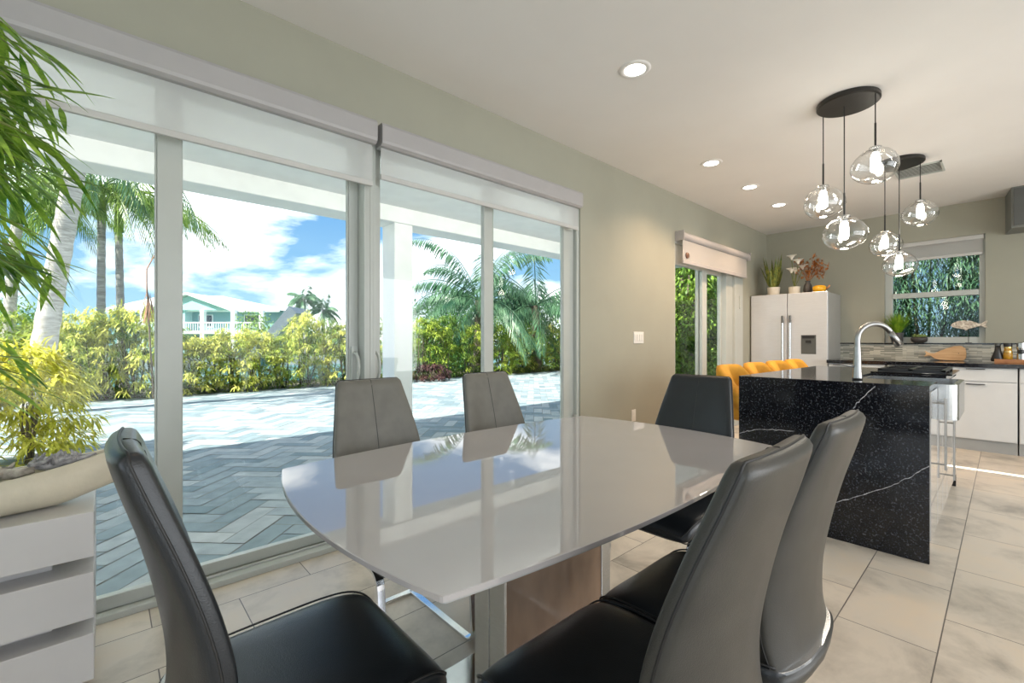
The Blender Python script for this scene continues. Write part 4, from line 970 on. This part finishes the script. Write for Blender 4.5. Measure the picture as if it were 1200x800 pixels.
# fish ornament
fi = thing('fish_ornament', 'carved mottled fish on a thin rod in front of the kitchen window', 'ornament', (KX-0.02, 0.29, 1.132))
fo = [(0.15, 0.0), (0.13, 0.03), (0.09, 0.05), (0.04, 0.058), (-0.02, 0.05), (-0.07, 0.025), (-0.10, 0.012), (-0.135, 0.045), (-0.155, 0.05), (-0.14, 0.0), (-0.155, -0.035), (-0.13, -0.03), (-0.10, -0.008), (-0.06, -0.025), (0.0, -0.045), (0.02, -0.065), (0.04, -0.048), (0.09, -0.035), (0.135, -0.02)]
fo = [(a*1.0, b+0.21) for a, b in fo]
build('body', MB().prism(fo, -0.008, 0.008, 'x'), 'fish', fi, bevel=0.003)
build('eye', MB().ball((-0.009, 0.105, 0.222), 0.006), 'black', fi)
build('rod', MB().tube([(0, 0, 0), (0, 0, 0.18)], 0.003, 6).lathe([(0.03, 0), (0.03, 0.006)], 16, cap0=True, cap1=True), 'black', fi)
# whale board
wh = thing('whale_board', 'light wooden whale-shaped cutting board leaning on the mosaic backsplash', 'cutting board', (KX-0.075, 0.48, 0.92))
wo = [(-0.17, 0.03), (-0.15, 0.0), (-0.05, 0.0), (0.05, 0.004), (0.10, 0.02), (0.13, 0.05), (0.155, 0.055), (0.19, 0.04), (0.175, 0.075), (0.185, 0.115), (0.155, 0.095), (0.13, 0.085), (0.10, 0.085), (0.06, 0.11), (0.0, 0.145), (-0.07, 0.175), (-0.13, 0.18), (-0.165, 0.15), (-0.175, 0.09)]
ob = build('board', MB().prism(wo, -0.009, 0.009, 'x'), 'wood', wh, bevel=0.003); ob.rotation_euler = (0, math.radians(14), 0); ob.location = (0, 0, 0.003)
ob2 = build('eye', MB().ball((-0.009, -0.11, 0.09), 0.005), 'black', wh); ob2.rotation_euler = (0, math.radians(14), 0)
# tray with bottles
tr = thing('wooden_tray', 'reddish wooden tray on the worktop at the right edge of the photo', 'tray', (7.22, -0.12, 0.92))
build('tray', MB().box(-0.10, 0.10, -0.20, 0.20, 0, 0.012).box(-0.10, -0.085, -0.20, 0.20, 0.012, 0.04).box(0.085, 0.10, -0.20, 0.20, 0.012, 0.04).box(-0.085, 0.085, 0.185, 0.20, 0.012, 0.04).box(-0.085, 0.085, -0.20, -0.185, 0.012, 0.04), 'traywood', tr, bevel=0.003)
bo1 = thing('black_decanter', 'black cone-shaped bottle at the left end of the wooden tray', 'bottle', (7.22, 0.055, 0.933))
build('body', MB().lathe([(0.03, 0), (0.05, 0.0), (0.055, 0.02), (0.026, 0.12), (0.022, 0.17)], 20, cap0=True, cap1=True), 'black', bo1, smooth=True)
build('cap', MB().lathe([(0.024, 0.17), (0.024, 0.20)], 16, cap0=True, cap1=True), 'hood', bo1)
bo2 = thing('oil_bottle', 'amber oil bottle with gold bands on the wooden tray', 'bottle', (7.20, -0.02, 0.933))
build('body', MB().lathe([(0.03, 0), (0.036, 0.004), (0.036, 0.09), (0.030, 0.12), (0.03, 0.16)], 20, cap0=True, cap1=True), 'amber', bo2, smooth=True)
build('band', MB().lathe([(0.037, 0.10), (0.037, 0.115)], 20).lathe([(0.032, 0.145), (0.032, 0.16)], 20), 'gold', bo2)
build('cap', MB().lathe([(0.033, 0.16), (0.033, 0.20)], 16, cap0=True, cap1=True), 'black', bo2)
bo3 = thing('pepper_mill', 'steel pepper mill with a black middle on the wooden tray', 'pepper mill', (7.20, -0.115, 0.933))
build('body', MB().lathe([(0.03, 0), (0.034, 0.0), (0.034, 0.085)], 20, cap0=True, cap1=True), 'steel', bo3)
build('grip', MB().lathe([(0.030, 0.085), (0.030, 0.13)], 20, cap0=True, cap1=True), 'black', bo3)
build('head', MB().lathe([(0.034, 0.13), (0.036, 0.15), (0.034, 0.20), (0.02, 0.21)], 20, cap0=True, cap1=True), 'steel', bo3)

# --- wall plates
sw = thing('light_switch', 'white four-gang light switch plate on the beige wall', 'light switch', (3.95, WY, 1.19))
build('plate', MB().box(-0.09, 0.09, -0.006, 0, -0.058, 0.058), 'plastic', sw, bevel=0.002)
for k in range(4): build('rocker', MB().box(-0.0765+k*0.041, -0.0465+k*0.041, -0.011, -0.006, -0.032, 0.032), 'plastic', sw, bevel=0.001)
ou = thing('wall_outlet', 'white wall outlet low on the beige wall behind the table', 'outlet', (3.86, WY, 0.42))
build('plate', MB().box(-0.035, 0.035, -0.006, 0, -0.058, 0.058), 'plastic', ou, bevel=0.002)
build('socket', MB().box(-0.017, 0.017, -0.009, -0.006, 0.008, 0.042).box(-0.017, 0.017, -0.009, -0.006, -0.042, -0.008), 'plastic', ou)

# ================================================================== DINING TABLE
TZ = 0.76
tb = thing('dining_table', 'large barrel-shaped dining table with glossy grey glass top', 'table', (1.115, 1.03, 0))
def outline(inset=0.0):
    c_ = [(0.380, 0.577), (1.85, 0.585), (1.85, 1.495), (0.398, 1.488)]
    c_ = [Vector((x, y)) for x, y in c_]
    sag = [0.062, 0.065, 0.062, 0.068]; pts = []
    for k in range(4):
        a, b = c_[k], c_[(k+1) % 4]; d = (b-a); nrm_ = Vector((d.y, -d.x)).normalized()
        for j in range(24):
            t_ = (1-math.cos(PI*j/24))/2; p = a+d*t_+nrm_*sag[k]*4*t_*(1-t_); pts.append(p)
    # soften the corners
    for it in range(1):
        pts = [(pts[i-1]+pts[i]*2+pts[(i+1) % len(pts)])/4 for i in range(len(pts))]
    cc = Vector((1.115, 1.03))
    if inset:
        pts = [cc+(p-cc)*(1-inset/(p-cc).length) for p in pts]
    return [(p.x-1.115, p.y-1.03) for p in pts]
build('tabletop', MB().loft([[(x, y, TZ-0.010) for x, y in outline()], [(x, y, TZ-0.001) for x, y in outline()], [(x, y, TZ) for x, y in outline(0.002)]]), ['tabletop'], tb)
build('top_edge', MB().prism(outline(0.006), TZ-0.015, TZ-0.0101), 'glassedge', tb)
build('subframe', MB().prism(outline(0.09), TZ-0.045, TZ-0.015), 'darkboard', tb)
px0, px1, py0, py1 = -0.271, 0.235, -0.07, 0.07
build('pedestal', MB().box(px0+0.006, px1-0.05, py0+0.004, py1-0.004, 0.02, TZ-0.045), 'veneer', tb, bevel=0.002)
build('steel_end', MB().box(px0-0.002, px0+0.006, py0, -0.004, 0.02, TZ-0.045).box(px0-0.002, px0+0.006, 0.004, py1, 0.02, TZ-0.045).box(px0+0.001, px0+0.006, -0.004, 0.004, 0.02, TZ-0.045), 'steel', tb, bevel=0.001)
build('steel_end', MB().box(px1-0.05, px1, py0, py1, 0.02, TZ-0.045), 'steel', tb, bevel=0.002)
build('base_plate', MB().box(-0.34, 0.34, -0.27, 0.27, 0.0, 0.018), 'chrome', tb, bevel=0.004)

# ================================================================== DINING CHAIRS
def spline(pts, n_):
    out_ = []
    P = [pts[0]]+list(pts)+[pts[-1]]
    m_ = len(pts)-1
    for k in range(n_+1):
        f_ = k/n_*m_; i = min(m_-1, int(f_)); t_ = f_-i; a, b, c__, d = P[i], P[i+1], P[i+2], P[i+3]
        out_.append(tuple(0.5*((2*b[q])+(-a[q]+c__[q])*t_+(2*a[q]-5*b[q]+4*c__[q]-d[q])*t_*t_+(-a[q]+3*b[q]-3*c__[q]+d[q])*t_**3) for q in range(len(b))))
    return out_
# local frame: chair faces +x, origin on the floor under the seat centre
#            x_front  z     half_w  half_t wing
BACK = [(-0.188, 0.455, 0.180, 0.024, 0.022), (-0.180, 0.52, 0.190, 0.026, 0.032), (-0.182, 0.62, 0.196, 0.027, 0.036), (-0.198, 0.72, 0.189, 0.027, 0.034),
        (-0.222, 0.82, 0.173, 0.026, 0.030), (-0.248, 0.91, 0.156, 0.026, 0.024), (-0.262, 0.962, 0.146, 0.025, 0.018)]
prof = spline(BACK, 30)
def back_loop(xc, z, w_, t_, wing, n_=48, g_=0.0):
    l = []
    for y, d in sup(w_, t_, n_, 0.42):
        l.append((xc-0.03+d+wing*(y/0.2)**2, y, z))
    return l
def make_chair():
    r = thing('dining_chair', 'x', 'chair')
    bk = MB(); loops = [back_loop(x, z, w_*0.93, t_*0.5, wg) for x, z, w_, t_, wg in [(prof[0][0], prof[0][1]-0.012)+prof[0][2:]]]
    loops += [back_loop(*p) for p in prof]
    x, z, w_, t_, wg = prof[-1]
    for dz, sw_, stt in [(0.010, 0.985, 0.93), (0.018, 0.95, 0.75), (0.023, 0.90, 0.45)]:
        loops.append(back_loop(x-0.003, z+dz, w_*sw_, t_*stt, wg))
    bo_ = build('backrest', bk.loft(loops), 'leather', r, smooth=True)
    # piping round the rear and front panel edges, and the centre seam
    def edge(ysg, dsg):
        pts = []
        for (x, z, w_, t_, wg) in prof:
            y = ysg*w_*0.93; pts.append((x-0.03+dsg*t_*0.785+wg*(y/0.2)**2, y, z))
        return pts
    top_r = [(prof[-1][0]-0.033+dsg_*0.0, 0, 0) for dsg_ in (1,)]
    pp_ = MB(); dq = -0.2
    L1 = [(x-0.03+dq*t_+wg*(w_/0.2)**2, -w_*0.999, z) for x, z, w_, t_, wg in prof]
    x, z, w_, t_, wg = prof[-1]
    def tp(y, dz): return (x-0.033+dq*t_+wg*(y/0.2)**2, y, z+dz)
    arc = [tp(-w_*0.985, 0.010), tp(-w_*0.95, 0.018)]+[tp(w_*0.90*(-1+2*j/10), 0.0235) for j in range(11)]+[tp(w_*0.95, 0.018), tp(w_*0.985, 0.010)]
    L2 = [(p[0], -p[1], p[2]) for p in L1][::-1]
    pp_.tube(L1+arc+L2, 0.0024, 6)
    build('piping', pp_, 'seam', bo_, smooth=True)
    sm_ = MB()
    sm_.tube([(x-0.03+t_*1.0+0.0002, 0, z) for x, z, w_, t_, wg in prof], 0.0013, 5)
    x, z, w_, t_, wg = prof[-1]
    sm_.tube([(x-0.033+t_*math.cos(a*PI/8), 0, z+0.0238*abs(math.sin(a*PI/8))**0.6) for a in range(5)], 0.0012, 5)
    build('centre_seam', sm_, 'seam', bo_, smooth=True)
    # seat: lofted front to back, rolling down at the nose
    SEAT = [(-0.225, 0.452, 0.165, 0.018), (-0.205, 0.450, 0.188, 0.034), (-0.12, 0.446, 0.205, 0.041), (0.0, 0.444, 0.213, 0.043), (0.10, 0.444, 0.214, 0.043), (0.165, 0.438, 0.211, 0.044), (0.205, 0.426, 0.204, 0.041), (0.228, 0.412, 0.192, 0.031), (0.238, 0.404, 0.175, 0.015)]
    loops = []
    for x, z, w_, t_ in spline(SEAT, 28):
        lp_ = []
        for y, d in sup(w_, t_, 36, 0.55):
            lp_.append((x, y, z+d-0.012*(1-(y/w_)**2)*(1 if d > 0 else 0)*0.6))
        loops.append(lp_)
    se = build('seat', MB().loft(loops), 'leather_shaded', r, smooth=True)
    sp2 = MB()
    for dsg in (1, -1):
        L1 = []
        for x, z, w_, t_ in spline(SEAT, 28)[3:]: L1.append((x, -w_*0.975, z+dsg*t_*0.70))
        L2 = [(x, -y, z) for x, y, z in L1][::-1]
        sp2.tube(L1+L2, 0.0025, 6)
    build('piping', sp2, 'seam', se, smooth=True)
    # shell that wraps below the backrest, with a chrome strip
    shl = MB(); loops = []
    for z, sc, off in [(0.400, 0.80, 0.030), (0.405, 0.92, 0.012), (0.43, 0.99, -0.002), (0.458, 1.0, -0.006)]:
        loops.append(back_loop(prof[0][0]+off-0.004, z, prof[0][2]*sc, 0.030, 0.030))
    build('lower_shell', shl.loft(loops), 'leather', r, smooth=True)
    cs_ = MB(); loops = []
    for z in (0.456, 0.466): loops.append(back_loop(prof[0][0]-0.002, z, prof[0][2]*1.008, 0.0335, 0.034))
    build('chrome_strip', cs_.loft(loops), 'chrome', r, smooth=False)
    # cantilever legs of flat chrome bar
    def round_path(pts, rad):
        o_ = [Vector(pts[0])]
        for k in range(1, len(pts)-1):
            a, b, c__ = Vector(pts[k-1]), Vector(pts[k]), Vector(pts[k+1]); d1_ = (a-b).normalized(); d2_ = (c__-b).normalized()
            for j in range(7):
                t_ = j/6; p0 = b+d1_*rad; p2 = b+d2_*rad; o_.append(p0*(1-t_)**2+b*2*t_*(1-t_)+p2*t_**2)
        o_.append(Vector(pts[-1])); return o_
    for sy in (-0.185, 0.185):
        pth = round_path([(-0.17, sy, 0.398), (0.195, sy, 0.385), (0.225, sy, 0.0075), (-0.255, sy, 0.0075)], 0.05)
        build('leg', MB().bar(pth, 0.028, 0.013, (0, 1, 0)), 'chrome', r, bevel=0.002)
    build('crossbar', MB().box(-0.265, -0.237, -0.199, 0.199, 0.001, 0.014), 'chrome', r, bevel=0.002)
    build('seat_rail', MB().box(-0.10, -0.07, -0.18, 0.18, 0.386, 0.40).box(0.08, 0.11, -0.18, 0.18, 0.386, 0.40), 'chrome', r)
    return r
CG = 'dining chairs around the table'
ch0 = make_chair(); ch0.location = (0.315, 1.00, 0); ch0['label'] = 'dark leather dining chair in the left foreground, at the left end of the table'; ch0['group'] = CG
H = PI/2
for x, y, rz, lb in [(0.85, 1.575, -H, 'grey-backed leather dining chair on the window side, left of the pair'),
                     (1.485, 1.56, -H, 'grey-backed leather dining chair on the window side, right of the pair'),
                     (1.84, 0.99, PI, 'dark leather dining chair at the far end of the table by the beige wall'),
                     (0.775, 0.53, H, 'large leather dining chair seen from behind, nearest on the right foreground'),
                     (1.205, 0.53, H, 'leather dining chair seen from behind, tucked between the nearest chair and the island')]:
    c_ = dup(ch0, (x, y, 0), rz, lb, CG)
    if 'grey-backed' in lb: c_['mt'] = 'leather_lit'
    elif 'behind' not in lb: c_['mt'] = 'leather_shaded'
ch0['mt'] = 'leather_shaded'
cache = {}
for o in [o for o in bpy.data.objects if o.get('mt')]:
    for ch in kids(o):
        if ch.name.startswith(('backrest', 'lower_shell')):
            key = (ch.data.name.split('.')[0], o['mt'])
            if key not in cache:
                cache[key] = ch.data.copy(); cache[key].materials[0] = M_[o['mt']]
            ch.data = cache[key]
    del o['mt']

# ================================================================== CONSOLE, BOWL, BAMBOO
co = thing('console_cabinet', 'low white lacquer console with horizontal slab fronts in the left corner', 'console', (-0.63, 2.155, 0))
def cp_(name, mb): return part_at(name, mb, 'lacquer', co, bevel=0.002)
cx0, cx1, cy0, cy1 = -1.25, -0.030, 1.96, 2.35
for z0_, z1_ in [(0.463, 0.606), (0.267, 0.414), (0.071, 0.218)]:
    cp_('slab', MB().box(cx0, cx1, cy0, cy1, z0_, z1_))
for z0_, z1_ in [(0.414, 0.463), (0.218, 0.267), (0.0, 0.071)]:
    cp_('spacer', MB().box(cx0+0.07, cx1-0.10, cy0+0.10, cy1-0.03, z0_, z1_))
# boat-shaped bowl
bw = thing('boat_bowl', 'long cream boat-shaped bowl standing on the white console', 'bowl', (-0.42, 2.08, 0.607), math.radians(8))
n_ = 40; Lb = 0.50
def bl(t_, k):
    """station t in -1..1"""
    return t_
ob = MB(); rows = []
prof_s = [-1+2*i/30 for i in range(31)]
outer = []; inner = []
for s_ in prof_s:
    hw = 0.105*(1-abs(s_)**2.2)+0.004; rim = 0.115+0.060*abs(s_)**2; bot = 0.0+0.15*max(0, abs(s_)-0.62)**1.0*1.0
    x = s_*Lb
    row = []
    for j in range(9):
        a = PI*j/8; y = -math.cos(a); dz = math.sin(a)**0.6
        row.append((x, y*hw, rim-(rim-bot)*dz))
    hw2 = max(0.001, hw-0.012); row2 = []
    for j in range(9):
        a = PI*(8-j)/8; y = -math.cos(a); dz = math.sin(a)**0.6
        row2.append((x*0.985, y*hw2, rim-(rim-bot-0.014)*dz*0.8-0.001))
    rows.append(row+row2)
ob.loft(rows, True, True)
build('bowl', ob, 'stoneware', bw, smooth=True)
random.seed(14)
def chunk(label, name, x, y, z, l, r_, rz, m='driftwood'):
    o_ = thing(name, label, 'driftwood' if m == 'driftwood' else 'coral', (0, 0, 0))
    mb = MB(); pts = []; rad = []
    for k in range(9):
        t_ = k/8; pts.append((-l/2+l*t_, 0.012*math.sin(t_*7+x*30), 0.012*math.cos(t_*5+y*30)-0.3*l*(t_-0.5)**2)); rad.append(r_*(0.35+0.65*math.sin(PI*(0.1+0.8*t_)))*random.uniform(0.75, 1.2))
    mb.tube(pts, rad, 9)
    for k in range(5):
        p = Vector(pts[1+k]); d = rdir(); mb.tube([p, p+d*r_*1.5, p+d*r_*2.0+Vector((0, 0, r_*0.4))], [r_*0.45, r_*0.3, r_*0.12], 6)
    build('branch', mb, m, o_, smooth=True)
    Rz = Matrix.Rotation(math.radians(8), 3, 'Z'); p = Vector((-0.42, 2.08, 0.607))+Rz @ Vector((x, y, z)); o_.location = p; o_.rotation_euler = (0, 0, rz+math.radians(8))
chunk('knobbly pale driftwood piece in the middle of the boat bowl', 'driftwood_piece', 0.02, 0.0, 0.128, 0.20, 0.026, 0.3)
chunk('twisted driftwood piece toward the right tip of the boat bowl', 'driftwood_piece', 0.17, 0.0, 0.14, 0.16, 0.022, -0.2)
chunk('ribbed driftwood piece at the left edge of the boat bowl', 'driftwood_piece', -0.12, -0.01, 0.125, 0.20, 0.028, 0.1)
cr_ = thing('coral_piece', 'spiky grey coral cluster nearest the right tip of the boat bowl', 'coral', (0, 0, 0))
cm = MB()
for k in range(60):
    d = rdir(); d.z = abs(d.z)*0.9; p = Vector((random.uniform(-0.06, 0.05), random.uniform(-0.03, 0.03), 0)); cm.tube([p, p+d*random.uniform(0.02, 0.05)], [0.010, 0.003], 6)
cm.ball((0, 0, -0.005), (0.06, 0.035, 0.025))
build('coral', cm, 'coral', cr_)
Rz = Matrix.Rotation(math.radians(8), 3, 'Z'); cr_.location = Vector((-0.42, 2.08, 0.607))+Rz @ Vector((0.30, 0.0, 0.145))

# bamboo plant, its stems outside the left edge of the photo
bp = thing('bamboo_plant', 'leafy green bamboo plant at the left edge of the photo', 'potted plant', (-0.70, 1.62, 0))
random.seed(33)
build('pot', MB().lathe([(0.13, 0), (0.16, 0), (0.19, 0.30), (0.20, 0.32), (0.17, 0.32), (0.16, 0.27)], 28, cap0=True, cap1=True), 'pot', bp)
build('soil', MB().lathe([(0.001, 0.275), (0.162, 0.275)], 20), 'ground', bp)
cn = MB(); lv = MB()
for k in range(7):
    a = 2*PI*k/7; b0 = Vector((0.08*math.cos(a), 0.08*math.sin(a), 0.27)); tp = b0+Vector((0.16*math.cos(a), 0.16*math.sin(a), random.uniform(1.75, 2.1)))
    cn.tube([b0, b0.lerp(tp, 0.5)+Vector((0.02, 0, 0)), tp], [0.011, 0.009, 0.004], 8)
def twig(P, Q, nl, ll=0.19, lw=0.021):
    nl = int(nl*1.7)
    """P,Q in world"""
    P = Vector(P)-bp.location; Q = Vector(Q)-bp.location; mid = (P+Q)/2+Vector((0, 0, 0.05))
    cn.tube([P, mid, Q], [0.004, 0.003, 0.0015], 5)
    for j in range(nl):
        t_ = 0.25+0.75*j/max(1, nl-1); p = P*(1-t_)**2+mid*2*t_*(1-t_)+Q*t_**2; d = (Q-P).normalized()
        az = random.uniform(-1.3, 1.3); dd_ = (Matrix.Rotation(az, 3, 'Z') @ d)+Vector((0, 0, random.uniform(-0.9, 0.35)))
        lv.leaf(p, dd_, ll*random.uniform(0.6, 1.15), lw*random.uniform(0.7, 1.2), random.uniform(0.3, 1.0), 5)
stemx = -0.62
for (u, v, k, nl) in [(28, 60, 1.42, 8), (62, 72, 1.45, 5), (20, 95, 1.38, 12), (48, 120, 1.42, 12), (30, 140, 1.36, 14), (70, 125, 1.45, 9), (15, 165, 1.36, 12), (50, 175, 1.4, 12), (25, 200, 1.36, 12), (5, 225, 1.36, 10), (40, 215, 1.42, 7),
                      (14, 285, 1.36, 12), (45, 300, 1.4, 9), (20, 312, 1.38, 12), (60, 318, 1.44, 6), (8, 335, 1.34, 12), (8, 425, 1.3, 9), (28, 440, 1.34, 8), (40, 420, 1.3, 7), (20, 455, 1.3, 8), (6, 400, 1.3, 8), (2, 450, 1.25, 8), (3, 120, 1.3, 10), (3, 180, 1.3, 10), (2, 300, 1.3, 8), (35, 100, 1.4, 10), (5, 80, 1.35, 10), (10, 145, 1.35, 12), (0, 205, 1.33, 10)]:
    Q = at(u, v, k); P = Vector((-0.62+random.uniform(-0.08, 0.06), 1.62+random.uniform(-0.1, 0.1), Q.z+random.uniform(-0.05, 0.18)))
    twig(P, Q, nl)
for k in range(26):
    Q = at(random.uniform(-5, 58), random.choice([random.uniform(50, 215), random.uniform(50, 215), random.uniform(270, 335)]), random.uniform(1.22, 1.42)); P = Vector((-0.64+random.uniform(-0.08, 0.06), 1.60+random.uniform(-0.12, 0.1), Q.z+random.uniform(-0.05, 0.15)))
    twig(P, Q, 8)
for k in range(30):
    a = random.uniform(1.7, 5.2); z = random.uniform(0.9, 2.25); P = Vector((-0.70+0.12*math.cos(a), 1.62+0.12*math.sin(a), z)); Q = P+Vector((0.28*math.cos(a), 0.28*math.sin(a), 0.05)); twig(P, Q, 8)
build('cane', cn, 'bamboocane', bp); build('leaves', lv, 'bamboo', bp)
